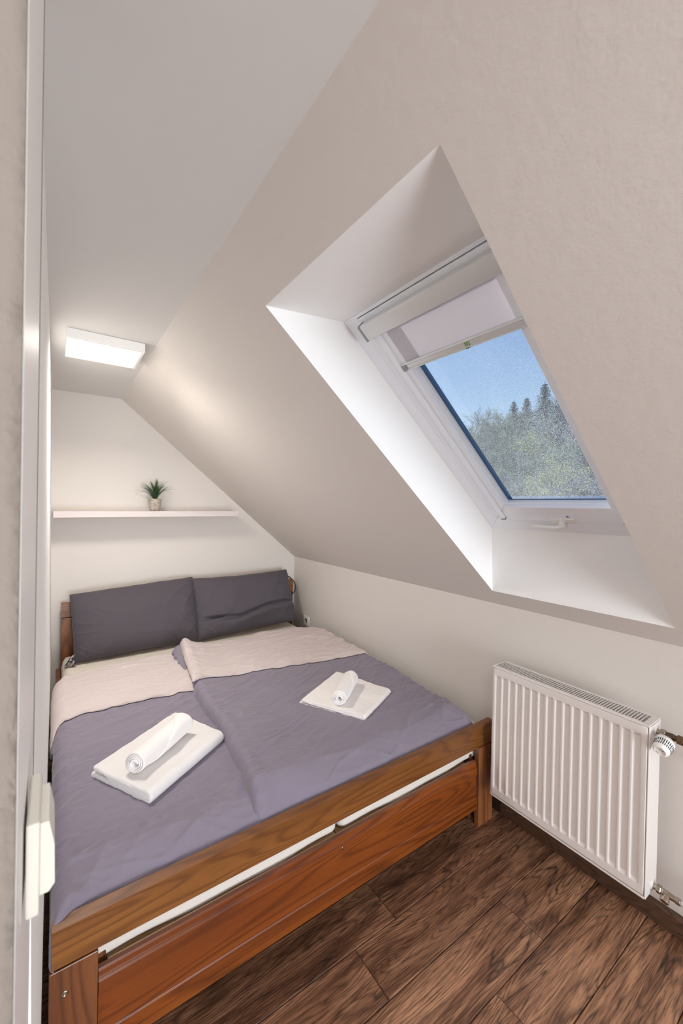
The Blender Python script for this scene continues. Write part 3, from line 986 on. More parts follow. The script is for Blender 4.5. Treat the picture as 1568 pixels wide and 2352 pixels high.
def hR(S, T, X, Y):
    W, L = 1.1, 1.54
    th = 0.044 + 0.006 * perlin(X * 2 + 9, Y * 2, 78)
    ed = e_(np.minimum(T * L, (1 - T) * L), 0.034) * e_(S * W, 0.030) * e_((1 - S) * W, 0.050)
    # gathers along the seam edge and the far edge
    ds = S * W; dr_ = (1 - S) * W
    w = wrinkles(X, Y, 51, 1.0)
    g1 = np.exp(-ds / 0.06) * np.clip(perlin(Y * 26 + X * 6, X * 5, 61), 0, 1)
    g2 = np.exp(-dr_ / 0.16) * ridge(X, Y, 0.5, 2.5, 16, 62, 3)
    w += 0.009 * g1 + 0.006 * g2
    roll_ = 0.012 * np.exp(-((ds - 0.035) / 0.03)**2)      # plump rolled seam edge
    return (th + roll_ * (0.5 + 0.5 * sm(Y, 1.3, 1.9)) + w * calm(X, Y) * (0.25 + 0.75 * ed)) * (0.08 + 0.92 * ed)


def fR(S, T):
    X, Y = duvetR(S, T); zb = zbR(X, Y); h = hR(S, T, X, Y)
    return np.stack([X, Y, zb + h], -1), np.stack([X, Y, zb + 0.0006], -1)


dvr = empty('duvet', (1.15, 1.95, 0.46), 'grey duvet on the right half of the bed, overlapping the left one', 'duvet')
gridmesh('duvet_body', fR, 250, 320, M_duvet, dvr)


def fRc(S, T2):
    Xa, _ = duvetR(S, np.full_like(S, 0.75))
    yh = interp(Xa, *HEAD_R); yfold = interp(Xa, *FOLD_R)
    Tf = (yfold - 1.198) / (yh - 1.198); T = Tf + T2 * (1 - Tf)
    X, Y = duvetR(S, T); zb = zbR(X, Y)
    S2 = np.clip(S, 0.035, 0.97)
    h = hR(S2, np.clip(T, 0, 0.975), X, Y)
    L = (1 - Tf) * 1.55; d0, d1 = T2 * L, (1 - T2) * L
    ed = e_(d0, 0.010) * e_(d1, 0.036) * e_(S * 1.05, 0.02) * e_((1 - S) * 1.05, 0.04)
    side_drop = 0.045 * (1 - e_((1 - S) * 1.05, 0.05))
    puff = 0.030 * np.exp(-((S * 1.05) / 0.20)**2) * sm(T2, 0.1, 0.9)
    add = 0.004 + 0.018 * (0.35 + 0.65 * sm(d0, 0, 0.10)) + puff + wrinkles(X + 8, Y, 83, 0.6) + 0.003 * perlin(X * 8, Y * 2, 33) * np.exp(-d0 / 0.03)
    top = h + 0.0015 + add * (0.25 + 0.75 * ed) - side_drop
    bot = h + 0.0012 + 0.003 * np.exp(-d0 / 0.01) - side_drop
    Xs = X - 0.002 * (S < 0.001)
    return np.stack([Xs, Y, zb + top], -1), np.stack([Xs, Y, zb + bot], -1)


cr_ = gridmesh('turned_back_cuff', fRc, 210, 90, M_beige, dvr)
cr_['label'] = 'pale beige underside of the right duvet, turned back'


# grey gathered end of the turned-back fold, standing up at the seam near the pillows
def fTuft(S, T):
    Y = 2.17 + T * 0.565
    prof = np.sin(np.clip(T, 0, 1)**1.4 * PI * 0.97)**0.6
    fat = 0.004 + 0.052 * sm(T, 0.15, 0.95) * (1 - 0.55 * sm(T, 0.93, 1.0))
    a = (S - 0.5) * PI
    xb = interp(Y, *XL_pts) + 0.004
    gather = 1 + 0.24 * np.sin(T * 60 + 2 * np.sin(T * 13)) * sm(T, 0.3, 0.7) * (1 - S)
    X = xb - fat * 0.95 * np.cos(a) * gather
    Z = 0.500 + (fat * 0.95 + 0.006) * (np.sin(a) + 1) * 0.62 + 0.002
    inner = np.stack([np.full_like(X, 0) + xb + 0.004, Y, np.clip(Z, 0.502, None)], -1)
    return np.stack([X, Y, Z], -1), inner


gridmesh('gathered_end', fTuft, 24, 160, M_duvet, dvr)


# ------------------------------------------------------------------ pillows
def pillow(name, corners, thick, seed, label, crease=None, bow=0.0):
    TL, TR, BR, BL = [np.array(c, float) for c in corners]
    root = empty(name, tuple((TL + TR + BR + BL) / 4), label, 'pillow')
    N1, N2 = 150, 110
    U, V = np.meshgrid(np.linspace(-1, 1, N1 + 1), np.linspace(-1, 1, N2 + 1))

    def surf(side):
        # pinched outline: the middles of the edges pull in between pointed corners
        u = U * (1 - 0.010 * (1 - V**2) * np.abs(U)**3)
        vv_ = V * (1 - 0.035 * (1 - U**2) * np.abs(V)**3)
        vv_ = vv_ + bow * (1 - np.clip((U + 0.25) / 1.25, -1, 1)**2) * np.clip(V, 0, 1)**5
        u = u + 0.006 * perlin(V * 5, np.sign(U) * 3 + 0 * V, seed) * np.abs(U)**6
        vv_ = vv_ + 0.012 * perlin(U * 4, np.sign(V) * 2 + 0 * U, seed + 1) * np.abs(V)**6
        a, b = (u + 1) / 2, (vv_ + 1) / 2
        P = ((1-a)*(1-b))[..., None]*BL + (a*(1-b))[..., None]*BR + ((1-a)*b)[..., None]*TL + (a*b)[..., None]*TR
        nrm = np.cross(TR - TL, TL - BL); nrm /= np.linalg.norm(nrm)
        if nrm[1] > 0: nrm = -nrm
        t = thick * np.clip((1 - np.abs(U)**3.2) * (1 - np.abs(V)**2.8), 0, 1)**0.55
        t = t * (1 + 0.18 * (-V) * (1 - V**2))
        X_ = P[..., 0]; Z_ = P[..., 2]
        w = 0.0075 * ridge(X_, Z_, 0.9, 2, 10, seed + 5, 4) + 0.0065 * ridge(X_, Z_, -0.4, 3, 12, seed + 6, 4)
        w = w * (0.25 + 0.9 * np.abs(U)**2) + 0.006 * perlin(X_ * 4, Z_ * 4, seed + 7)
        # gathers at the side seams
        w = w + 0.008 * np.exp(-(1 - np.abs(U)) / 0.06) * np.clip(perlin(V * 9, U * 3, seed + 8), 0, 1) * (1 - 0.2 * V)
        if crease is not None and side > 0:
            vc, dep, wd_ = crease
            line = vc + 0.22 * U + 0.06 * np.sin(U * 4) + 0.04 * perlin(U * 3, U * 0, 4)
            dd = V - line
            w = w - dep * np.exp(-(dd / wd_)**2) * sm(U, -0.75, -0.1) + dep * 0.85 * np.exp(-((dd + 0.17) / 0.16)**2) * sm(U, -0.6, 0.2)
            l2 = vc - 0.10 - 0.16 * U; w = w - dep * 0.8 * np.exp(-((V - l2) / 0.035)**2) * (1 - sm(np.abs(U + 0.55), 0.15, 0.5))
            l3 = vc + 0.06 + 0.1 * U; w = w - dep * 0.7 * np.exp(-((V - l3) / 0.03)**2) * (1 - sm(np.abs(U + 0.7), 0.1, 0.35))
        tt = side * (t + w * np.clip(t / thick * 1.6, 0, 1)) if side > 0 else -t * 0.55
        return P + tt[..., None] * nrm + (0.0012 * side) * nrm

    def f(side, nm, mat):
        A = surf(side).reshape(-1, 3)
        j, i = np.meshgrid(np.arange(N2), np.arange(N1), indexing='ij')
        a = (j * (N1 + 1) + i).ravel()
        fc = np.stack([a, a + 1, a + N1 + 2, a + N1 + 1], -1)
        if side < 0: fc = fc[:, ::-1]
        return mesh_obj(nm, A, fc.tolist(), mat, root, True), A
    fo, A = f(1, 'cover_front', M_pillow)
    bo, B = f(-1, 'cover_back', M_beige)
    bo['label'] = 'pale beige back of the pillow cover'
    # piping round the seam
    bm = bmesh.new()
    ring = []
    G_ = ((A + B) / 2).reshape(N2 + 1, N1 + 1, 3)
    for i in range(0, N1, 3): ring.append(G_[0, i])
    for j in range(0, N2, 3): ring.append(G_[j, N1])
    for i in range(N1, 0, -3): ring.append(G_[N2, i])
    for j in range(N2, 0, -3): ring.append(G_[j, 0])
    ring.append(ring[0])
    tube(bm, [tuple(p) for p in ring], 0.0028, 6)
    bm_obj('seam', bm, M_pillow, root, True)
    return root


p1 = pillow('pillow', [(0.083, 3.172, 0.858), (0.854, 3.176, 0.912), (0.850, 2.985, 0.487), (0.108, 2.985, 0.478)], 0.088, 3,
            'smooth dark grey pillow leaning on the left half of the headboard', bow=0.055)
p2 = pillow('pillow', [(0.848, 3.176, 0.905), (1.648, 3.176, 0.908), (1.655, 2.990, 0.512), (0.850, 2.985, 0.484)], 0.084, 13,
            'creased dark grey pillow leaning on the right half of the headboard', crease=(-0.42, 0.030, 0.055), bow=-0.035)
# the loose, gathered opening of the left cover, pale lining showing
bm = bmesh.new()
ft = []
for i in range(13):
    t = i / 12
    for k in range(7):
        q = k / 6
        x = 0.112 - 0.045 * t + 0.004 * math.sin(k * 2.6 + i)
        z = 0.474 + q * (0.075 - 0.055 * t) + 0.003 * math.sin(i * 1.9)
        y = 2.975 - 0.03 * math.sin(q * 3) * (1 - t) + 0.012 * math.sin(k * 1.8 + i * 0.7)
        ft.append((x, y, z))
tf = [[i*7 + k, i*7 + k + 1, (i+1)*7 + k + 1, (i+1)*7 + k] for i in range(12) for k in range(6)]
o = mesh_obj('cover_flap', ft, tf, M_pillow, p1, True)
sd_ = o.modifiers.new('thick', 'SOLIDIFY'); sd_.thickness = 0.003
ft2 = [(x - 0.010, y + 0.006, z - 0.012) for x, y, z in ft]
o = mesh_obj('cover_flap', ft2, tf, M_beige, p1, True)
o['label'] = 'pale lining of the pillow cover opening'
sd_ = o.modifiers.new('thick', 'SOLIDIFY'); sd_.thickness = 0.002


# ------------------------------------------------------------------ towels
def duvet_top(x, y):
    S, T = np.meshgrid(np.linspace(0, 1, 120), np.linspace(0, 1, 160))
    best = None
    for f in (fL, fR):
        P = f(S, T)[0].reshape(-1, 3)
        d = np.hypot(P[:, 0] - x, P[:, 1] - y); k = d < 0.06
        if k.any():
            z = P[k, 2].max()
            best = z if best is None else max(best, z)
    return best


def folded_towel(corners, h, mat, label, seed, layers=2):
    """U-folded towel: corners = open/near, fold/near, fold/far, open/far on the bed"""
    P = [np.array(c, float) for c in corners]
    ctr = sum(P) / 4
    z0 = min(duvet_top(*p) for p in P + [ctr])
    z0 = duvet_top(*ctr) - 0.0065
    t = h / 2 - 0.0030
    W = np.linalg.norm(P[1] - P[0])
    r = t / 2
    prof = []     # (w, z) with w from 0 (open side) to W (fold)
    def arc(cx, cz, rr, a0, a1, n=8): return [(cx + rr*math.cos(a), cz + rr*math.sin(a)) for a in np.linspace(a0, a1, n)]
    n_ = 26
    # outer bottom
    prof += [(x, 0.0) for x in np.linspace(r, W - h/2, n_)]
    prof += arc(W - h/2, h/2, h/2, -PI/2, PI/2, 14)[1:-1]
    prof += [(x, h) for x in np.linspace(W - h/2, r + 0.012, n_)]
    prof += arc(r + 0.012, h - r, r, PI/2, 1.5*PI, 9)[1:-1]
    g = 0.0030
    prof += [(x, h/2 + g) for x in np.linspace(r + 0.012, W - h/2, n_)]
    prof += [(W - h/2 + g, h/2)]
    prof += [(x, h/2 - g) for x in np.linspace(W - h/2, r, n_)]
    prof += arc(r, r, r, PI/2, 1.5*PI, 9)[1:-1]
    prof = np.array(prof); n = len(prof)
    # profile normals for the end rounding
    tn = np.roll(prof, -1, 0) - np.roll(prof, 1, 0); nn = np.stack([tn[:, 1], -tn[:, 0]], -1)
    nn /= np.linalg.norm(nn, axis=1)[:, None] + 1e-9
    Ls = []
    rr = 0.009
    for a in np.linspace(0, PI/2, 5): Ls.append((rr * (1 - math.sin(a)), rr * (1 - math.cos(PI/2 - a)) ))
    Lf = np.linalg.norm(P[3] - P[0])
    stations = [(rr*(1-math.cos(a)), rr*(1-math.sin(a))) for a in np.linspace(0, PI/2, 6)]
    stations = [(s_, ins) for s_, ins in stations]
    mid = [(s_, 0.0) for s_ in np.linspace(rr, Lf - rr, 46)[1:-1]]
    end = [(Lf - s_, ins) for s_, ins in stations][::-1]
    allst = stations + mid + end
    vs_ = []
    for s_, ins in allst:
        b = s_ / Lf
        pr_ = prof - nn * ins * 0.95
        for (w, z) in pr_:
            a = w / W
            q = P[0]*(1-a)*(1-b) + P[1]*a*(1-b) + P[2]*a*b + P[3]*(1-a)*b
            wob = 0.0022 * perlin(q[0]*14, q[1]*14, seed) + 0.0012 * perlin(q[0]*60, q[1]*60, seed+1)
            lift = 0.004 * (perlin(q[0]*5, q[1]*5, seed+2))
            zz = z0 + z * (1 + 0.04*perlin(q[0]*8, q[1]*8, seed+4)) + float(wob) * (z / h) + float(lift) * (z/h)
            out2 = 0.0015 * float(perlin(a*9+z*60, b*30, seed+6))
            vs_.append((q[0] + out2, q[1] + out2, zz))
    fs = []
    m_ = len(allst)
    for k in range(m_ - 1):
        for i in range(n): fs.append([k*n+i, k*n+(i+1) % n, (k+1)*n+(i+1) % n, (k+1)*n+i])
    fs.append(list(range(n))[::-1]); fs.append([(m_-1)*n + i for i in range(n)])
    bm = bmesh.new(); bv = [bm.verts.new(v) for v in vs_]
    for f in fs[:-2]: bm.faces.new([bv[i] for i in f])
    caps = [bm.faces.new([bv[i] for i in f]) for f in fs[-2:]]
    bmesh.ops.triangulate(bm, faces=caps)
    o = bm_obj('folded_towel', bm, mat, None, True)
    for p_ in o.data.polygons:
        if max(v % n for v in p_.vertices) >= 0 and (all(v < n for v in p_.vertices) or all(v >= (m_-1)*n for v in p_.vertices)): p_.use_smooth = False
    tag(o, label, 'towel')
    return z0 + h


def rolled_towel(a, b, rad, zrest, mat, label, seed, flap=0.55):
    """spiral roll from a to b (x, y) lying on z = zrest; the outer end runs diagonally"""
    a = Vector((a[0], a[1], 0)); b = Vector((b[0], b[1], 0)); d = (b - a); L = d.length; d.normalize()
    side = Vector((-d.y, d.x, 0)); upv = Vector((0, 0, 1))
    th = 0.0095; turns = 3.4
    n, m_ = 150, 44
    turns = 4.0; r_in = 0.0035
    r_in = max(r_in, 0.006)
    pitch = (rad - r_in - th) / turns
    cz = zrest + rad * 0.94
    def P(phi, ax, rr, jit):
        f = 0.93 if rr > 0.02 else 1.0
        x = -rr * math.cos(phi) * 1.03; z = rr * math.sin(phi) * f
        z = max(z, -rad * 0.935)
        return a + d * (ax + jit) + side * x + upv * z
    vs_, fs = [], []
    ring = n + 1
    for j in range(m_ + 1):
        v_ = j / m_
        # the outer edge line turns round the roll as it goes along it
        phi_end = 2 * PI * 4 + 4.6 * (v_ - 0.42) * flap / 0.55
        for side_ in (0, 1):
            for i in range(n + 1):
                u_ = i / n; phi = u_ * phi_end
                rr = r_in + pitch * phi / (2 * PI) + (th * 0.80 if side_ else 0.0)
                rr += 0.0016 * float(perlin(phi * 1.3, v_ * 3, seed))
                tip = 1 - math.exp(-(1 - u_) * n / 1.2)
                if side_: rr -= th * 0.45 * (1 - tip)
                endr = 0.0025 * (1 - min(1, min(v_, 1 - v_) * m_ / 1.0))
                rr += (-endr if side_ else endr)
                jit = (0.006 * math.sin(phi * 0.7 + seed) + 0.007 * (1 - u_)) * (1 - 2 * v_) * -1 if (j in (0, m_)) or True else 0
                jit = (0.004 * math.sin(phi * 0.9 + seed) + 0.006 * u_ - 0.006) * (1 if v_ < 0.5 else -1) * abs(1 - 2 * v_)**6
                p = P(phi, v_ * L, rr, jit); p.z += cz
                vs_.append(tuple(p))
    st = 2 * ring
    for j in range(m_):
        for i in range(n):
            o0, o1 = j*st + ring + i, (j+1)*st + ring + i
            fs.append([o0, o0+1, o1+1, o1])
            i0, i1 = j*st + i, (j+1)*st + i
            fs.append([i0, i1, i1+1, i0+1])
        for i in (0, n):
            q = [j*st + i, j*st + ring + i, (j+1)*st + ring + i, (j+1)*st + i]
            fs.append(q if i == 0 else q[::-1])
    for j in (0, m_):
        for i in range(n):
            q = [j*st + i, j*st + i + 1, j*st + ring + i + 1, j*st + ring + i]
            fs.append(q if j == 0 else q[::-1])
    o = mesh_obj('rolled_towel', vs_, fs, mat, None, True)
    tag(o, label, 'towel')
    return o


zt1 = folded_towel([(0.112, 1.690), (0.262, 1.418), (0.578, 1.636), (0.446, 1.928)], 0.046, M_terry,
                   'thick folded white terry towel on the left duvet', 5)
rolled_towel((0.232, 1.538), (0.438, 1.722), 0.045, zt1 - 0.0005, M_smooth_towel, 'rolled white towel on the folded towel of the left duvet', 2)
zt2 = folded_towel([(0.982, 1.742), (1.150, 1.432), (1.432, 1.570), (1.318, 1.925)], 0.024, M_smooth_towel,
                   'thin folded white towel on the right duvet', 15)
rolled_towel((1.105, 1.572), (1.290, 1.735), 0.042, zt2 - 0.0005, M_smooth_towel, 'rolled white towel on the folded towel of the right duvet', 8, 0.4)

# ------------------------------------------------------------------ radiator
RX, RXB, RY0, RY1, RZ0, RZ1 = 1.624, 1.7235, 0.5226, 1.1169, 0.176, 0.760
rad = empty('radiator', (1.67, 0.82, RZ0), 'white panel radiator with vertical flutes on the low wall', 'radiator')
# fluted front panel
NG = 17; pitch = 0.0332; yc0 = 1.0885
ys = [RY1 - 0.006]; prof_d = [0.0]
cols = []
for k in range(NG):
    yc = yc0 - k * pitch
    for dy, dp in ((0.0125, 0), (0.0095, 1), (-0.0095, 1), (-0.0125, 0)): cols.append((yc + dy, dp))
cols = [(RY1 - 0.007, 0)] + cols + [(RY0 + 0.007, 0)]
zr = [(RZ0 + 0.012, 0), (0.2165, 0), (0.2265, 1), (0.7130, 1), (0.7225, 0), (RZ1 - 0.010, 0)]
vs_, fs = [], []
for z, a in zr:
    for y, b in cols: vs_.append((RX + 0.0075 * min(a, b), y, z))
nc = len(cols)
for j in range(len(zr) - 1):
    for i in range(nc - 1): fs.append([j*nc+i, j*nc+i+1, (j+1)*nc+i+1, (j+1)*nc+i])
bm = bmesh.new(); bv = [bm.verts.new(v) for v in vs_]
for f in fs: bm.faces.new([bv[i] for i in f])
# returned rim of the panel
be = [e for e in bm.edges if e.is_boundary]
ext = bmesh.ops.extrude_edge_only(bm, edges=be)
for v in [g_ for g_ in ext['geom'] if isinstance(g_, bmesh.types.BMVert)]:
    v.co.x += 0.012
    v.co.y += 0.001 if v.co.y > 0.8 else -0.001
es = [e for e in bm.edges if not e.is_boundary and e.calc_face_angle(0) > 0.3]
bmesh.ops.bevel(bm, geom=es, offset=0.0017, segments=2, profile=0.5, affect='EDGES')
bm_obj('front_panel', bm, M_enamel, rad, True)
# carcass: casing sides, bottom lip, back panel
box('side_cover', (RX + 0.003, RY0, RZ0), (RXB, RY0 + 0.004, RZ1 - 0.001), M_enamel, rad, 0.0015)
box('side_cover', (RX + 0.003, RY1 - 0.004, RZ0), (RXB, RY1, RZ1 - 0.001), M_enamel, rad, 0.0015)
box('back_panel', (RXB - 0.014, RY0 + 0.004, RZ0 + 0.01), (RXB - 0.004, RY1 - 0.004, RZ1 - 0.012), M_enamel, rad)
box('inner_panel', (RX + 0.013, RY0 + 0.0045, RZ0 + 0.004), (RX + 0.019, RY1 - 0.0045, RZ1 - 0.006), M_enamel, rad)
box('bottom_lip', (RX + 0.001, RY0 + 0.0045, RZ0 - 0.0005), (RX + 0.014, RY1 - 0.0045, RZ0 + 0.006), M_enamel, rad, 0.001)
# convector fins: folded sheet running up and down inside
bm = bmesh.new()
nf = 34
zz = [(RX + 0.026, RXB - 0.018)]
pl2 = []
for k in range(nf * 2):
    y = RY0 + 0.01 + k * (RY1 - RY0 - 0.02) / (nf * 2 - 1)
    pl2.append((RX + 0.030 if (k // 1) % 2 else RXB - 0.040, y))
lo_ = [bm.verts.new((x, y, RZ0 + 0.03)) for x, y in pl2]; hi_ = [bm.verts.new((x, y, RZ1 - 0.035)) for x, y in pl2]
for k in range(len(pl2) - 1): bm.faces.new([lo_[k], lo_[k+1], hi_[k+1], hi_[k]])
cf = bm_obj('convector', bm, M_fin, rad)
box('inner_floor', (RX + 0.020, RY0 + 0.005, RZ0 + 0.02), (RXB - 0.015, RY1 - 0.005, RZ0 + 0.022), M_dark, rad)
# top grille: rim, bars in pairs of slots
gz0, gz1 = RZ1 - 0.003, RZ1
gr_ = empty('top_grille', (0, 0, 0)); gr_.parent = rad
gr_.location = (0, 0, 0)
bm = bmesh.new()
gx0, gx1 = RX + 0.001, RXB
add_box(bm, (gx0, RY0, gz0 - 0.005), (gx0 + 0.0145, RY1, gz1), 0.0015, 1)
add_box(bm, (gx1 - 0.014, RY0, gz0 - 0.005), (gx1, RY1, gz1), 0.0015, 1)
add_box(bm, (gx0 + 0.0145, RY0, gz0 - 0.005), (gx1 - 0.014, RY0 + 0.022, gz1), 0.0008, 1)
add_box(bm, (gx0 + 0.0145, RY1 - 0.008, gz0 - 0.005), (gx1 - 0.014, RY1, gz1), 0.0008, 1)
bpy.data.objects.remove(gr_)
gr_ = bm_obj('top_grille', bm, M_enamel, rad)
nb = 57
y_a, y_b = RY0 + 0.022, RY1 - 0.008
stp = (y_b - y_a) / nb
bar_me = None
for k in range(1, nb):
    y = y_a + k * stp
    if bar_me is None:
        b0 = box('grille_bar', (gx0 + 0.0143, -0.0017, gz0), (gx1 - 0.0138, 0.0017, gz1 - 0.0004), M_enamel, gr_)
        bar_me = b0.data; b0.location = (0, y, 0)
        continue
    b0 = bpy.data.objects.new('grille_bar', bar_me); C.objects.link(b0); b0.parent = gr_; b0.location = (0, y, 0)
# valve at the top, with a thermostat head pointing into the room
VX, VZ = 1.682, 0.7265
bm = bmesh.new()
lathe(bm, (VX, RY0 + 0.001, VZ), (0, -1, 0), [(0, 0.0165), (0.003, 0.0165), (0.004, 0.013), (0.0045, 0.013)], 24)
bm_obj('collar', bm, M_enamel, rad, True)
bm = bmesh.new()
lathe(bm, (VX, RY0 - 0.0035, VZ), (0, -1, 0), [(0, 0.0095), (0.008, 0.0095), (0.008, 0.0115), (0.009, 0.0125)], 20)
lathe(bm, (VX, RY0 - 0.0125, VZ), (0, -1, 0), [(0, 0.0135), (0.001, 0.0145), (0.014, 0.0145), (0.015, 0.0135)], 6)
vb_ = bm_obj('valve', bm, M_chrome, rad)
bm = bmesh.new()
lathe(bm, (VX, RY0 - 0.0275, VZ), (0, -1, 0), [(0, 0.0095), (0.006, 0.011), (0.016, 0.0115), (0.026, 0.0095), (0.030, 0.0095)], 20)
lathe(bm, (VX + 0.004, RY0 - 0.041, VZ - 0.001), (-1, 0, -0.15), [(0, 0.010), (0.020, 0.012), (0.028, 0.0135), (0.030, 0.0135)], 20)
lathe(bm, (VX, RY0 - 0.0575, VZ), (0, -1, 0), [(0, 0.0130), (0.001, 0.0140), (0.018, 0.0140), (0.019, 0.0130)], 6)
lathe(bm, (VX, RY0 - 0.0765, VZ), (0, -1, 0), [(0, 0.0082), (0.16, 0.0082)], 16)
bm_obj('valve_body', bm, M_brass, vb_)
# thermostat head
hd_o = Vector((VX - 0.024, RY0 - 0.036, VZ - 0.008)); hd_d = Vector((-0.93, 0.03, -0.34)).normalized()
bm = bmesh.new(); lathe(bm, hd_o, hd_d, [(0, 0.0215), (0.004, 0.0245), (0.0055, 0.0245), (0.0055, 0.0)], 40)
th_r = bm_obj('head_ring', bm, M_black, rad, True)
bm = bmesh.new()
lathe(bm, hd_o + hd_d * 0.0055, hd_d, [(0, 0.0), (0, 0.0262), (0.012, 0.0268), (0.014, 0.0262), (0.040, 0.0235), (0.046, 0.0215), (0.050, 0.0165), (0.0505, 0.0155), (0.0495, 0.0150), (0.0495, 0.0)], 48)
th_h = bm_obj('thermostat_head', bm, M_plastic, rad, True)
_, hu, hv = frame_axes(hd_d)
for k in range(28):
    a = 2 * PI * k / 28
    rd = hu * math.cos(a) + hv * math.sin(a); tg = -hu * math.sin(a) + hv * math.cos(a)
    segs = ((0.0195, 0.031), (0.0345, 0.0425)) if k % 4 else ((0.0195, 0.0425),)
    bm = bmesh.new()
    for s0, s1 in segs:
        vsq = []
        for s_ in (s0, s1):
            rs = 0.0265 - (s_ - 0.0195) * 0.105
            for w_ in (-0.00105, 0.00105):
                for rr in (rs - 0.002, rs + 0.00035):
                    vsq.append(bm.verts.new(hd_o + hd_d * s_ + rd * rr + tg * w_))
        for f in ((0, 1, 3, 2), (4, 6, 7, 5), (0, 4, 5, 1), (2, 3, 7, 6), (1, 5, 7, 3), (0, 2, 6, 4)): bm.faces.new([vsq[i] for i in f])
    bm_obj('slot', bm, M_black, th_h)
# printed arc and dots on the end cap
def arc_mark(a0, a1, r0, r1):
    bm = bmesh.new(); o_ = hd_o + hd_d * 0.0552; pr0 = None
    N = 10; A_ = []
    for i in range(N + 1):
        a = a0 + (a1 - a0) * i / N; rd = hu * math.cos(a) + hv * math.sin(a)
        w = (r1 - r0) * (0.35 + 0.65 * i / N)
        A_.append([bm.verts.new(o_ + rd * r0), bm.verts.new(o_ + rd * (r0 + w)), bm.verts.new(o_ + rd * (r0 + w) - hd_d * 0.0008), bm.verts.new(o_ + rd * r0 - hd_d * 0.0008)])
    for p_, q_ in zip(A_, A_[1:]):
        for k in range(4): bm.faces.new([p_[k], q_[k], q_[(k+1) % 4], p_[(k+1) % 4]])
    bm_obj('printed_mark', bm, M_black, th_h)
arc_mark(0.2, 1.1, 0.0105, 0.0125); arc_mark(3.5, 3.8, 0.008, 0.012)
# return valve at the bottom
LX, LZ = 1.686, 0.197
bm = bmesh.new()
lathe(bm, (LX, RY0 + 0.001, LZ), (0, -1, 0), [(0, 0.0155), (0.003, 0.0155), (0.004, 0.012), (0.0045, 0.012)], 24)
bm_obj('collar', bm, M_enamel, rad, True)
bm = bmesh.new()
lathe(bm, (LX, RY0 - 0.0035, LZ), (0, -1, 0), [(0, 0.0092), (0.009, 0.0092)], 20)
lathe(bm, (LX, RY0 - 0.0125, LZ), (0, -1, 0), [(0, 0.0120), (0.0015, 0.0135), (0.012, 0.0135), (0.0135, 0.012)], 6)
lathe(bm, (LX, RY0 - 0.026, LZ), (0, -1, 0), [(0, 0.0090), (0.006, 0.0105), (0.020, 0.0105), (0.036, 0.0090), (0.040, 0.0090), (0.040, 0.0108), (0.050, 0.0108), (0.051, 0.0095)], 20)
lathe(bm, (LX, RY0 - 0.040, LZ - 0.002), (-0.85, 0, -0.5), [(0, 0.0085), (0.012, 0.0105), (0.014, 0.0128), (0.024, 0.0128), (0.026, 0.0115)], 20)
bm_obj('return_valve', bm, M_chrome, rad)
bm = bmesh.new(); tube(bm, [(LX, RY0 - 0.077, LZ), (LX, RY0 - 0.15, LZ), (LX, RY0 - 0.30, LZ)], 0.0078, 16)
bm_obj('pipe', bm, M_plastic, rad, True)
for y in (0.66, 0.98):
    box('wall_bracket', (RXB - 0.003, y - 0.015, 0.30), (XK - 0.004, y + 0.015, 0.66), M_enamel, rad)
rad.rotation_euler = (R(-0.62) * -1, 0, 0)

# ------------------------------------------------------------------ socket on the low wall, cable, switch
so = empty('wall_socket', (XK, 3.045, 0.47), 'white power socket on the low wall beside the right pillow', 'socket')
sy, sz = 3.045, 0.474
box('cover_plate', (XK - 0.012, sy - 0.043, sz - 0.040), (XK, sy + 0.043, sz + 0.040), M_plastic, so, 0.004, 3, smooth=True)
bm = bmesh.new()
lathe(bm, (XK - 0.0125, sy, sz), (1, 0, 0), [(0.0, 0.0225), (-0.001, 0.0215), (0.0, 0.0200), (0.010, 0.0185), (0.010, 0.0)], 32)
bm_obj('socket_well', bm, M_grey, so, True)
for dy in (-0.009, 0.009):
    bm = bmesh.new(); lathe(bm, (XK - 0.0035, sy + dy, sz), (-1, 0, 0), [(0, 0.0026), (0.0015, 0.0026), (0.0015, 0)], 10)
    bm_obj('pin_hole', bm, M_black, so)

bm = bmesh.new()
pts = spline([(1.50, 3.262, 0.835), (1.60, 3.256, 0.848), (1.668, 3.245, 0.868), (1.690, 3.235, 0.842), (1.720, 3.235, 0.822), (1.752, 3.232, 0.790),
              (1.764, 3.215, 0.745), (1.745, 3.198, 0.705), (1.700, 3.192, 0.672), (1.66, 3.20, 0.62)], 70)
tube(bm, pts, 0.0042, 8)
tag(bm_obj('power_cable', bm, M_black, None, True), 'black cable looped over the right end of the headboard', 'cable')
bm = bmesh.new()
tube(bm, spline([(1.668, 3.24, 0.882), (1.682, 3.236, 0.862), (1.688, 3.234, 0.842)], 10), 0.009, 10)
cc = bm_obj('cable_plug', bm, M_black, bpy.data.objects['power_cable'], True)

sw = empty('light_switch', (-0.0175, 0.48, 1.155), 'white light switch on the opening\'s lining, blurred, close to the lens', 'switch')
box('base_plate', (-0.0175, 0.440, 1.114), (-0.0075, 0.521, 1.196), M_switch, sw, 0.002, 2)
prism('rocker', [(-0.0075, 1.124), (-0.0010, 1.124), (0.0036, 1.130), (0.0030, 1.165), (-0.0012, 1.188), (-0.0075, 1.188)], 'y', 0.450, 0.511, M_switch, sw)

# ------------------------------------------------------------------ outside: hillside, trees
rx = np.linspace(0, 1, 41); gy = np.linspace(0, 1, 41)


def ground_z(x, y):
    d = x * 0.86 + y * 0.5
    return -6.5 + 0.25 * min(max(d - 22, 0), 50) + 0.5 * math.sin(x * 0.13) * math.cos(y * 0.11)


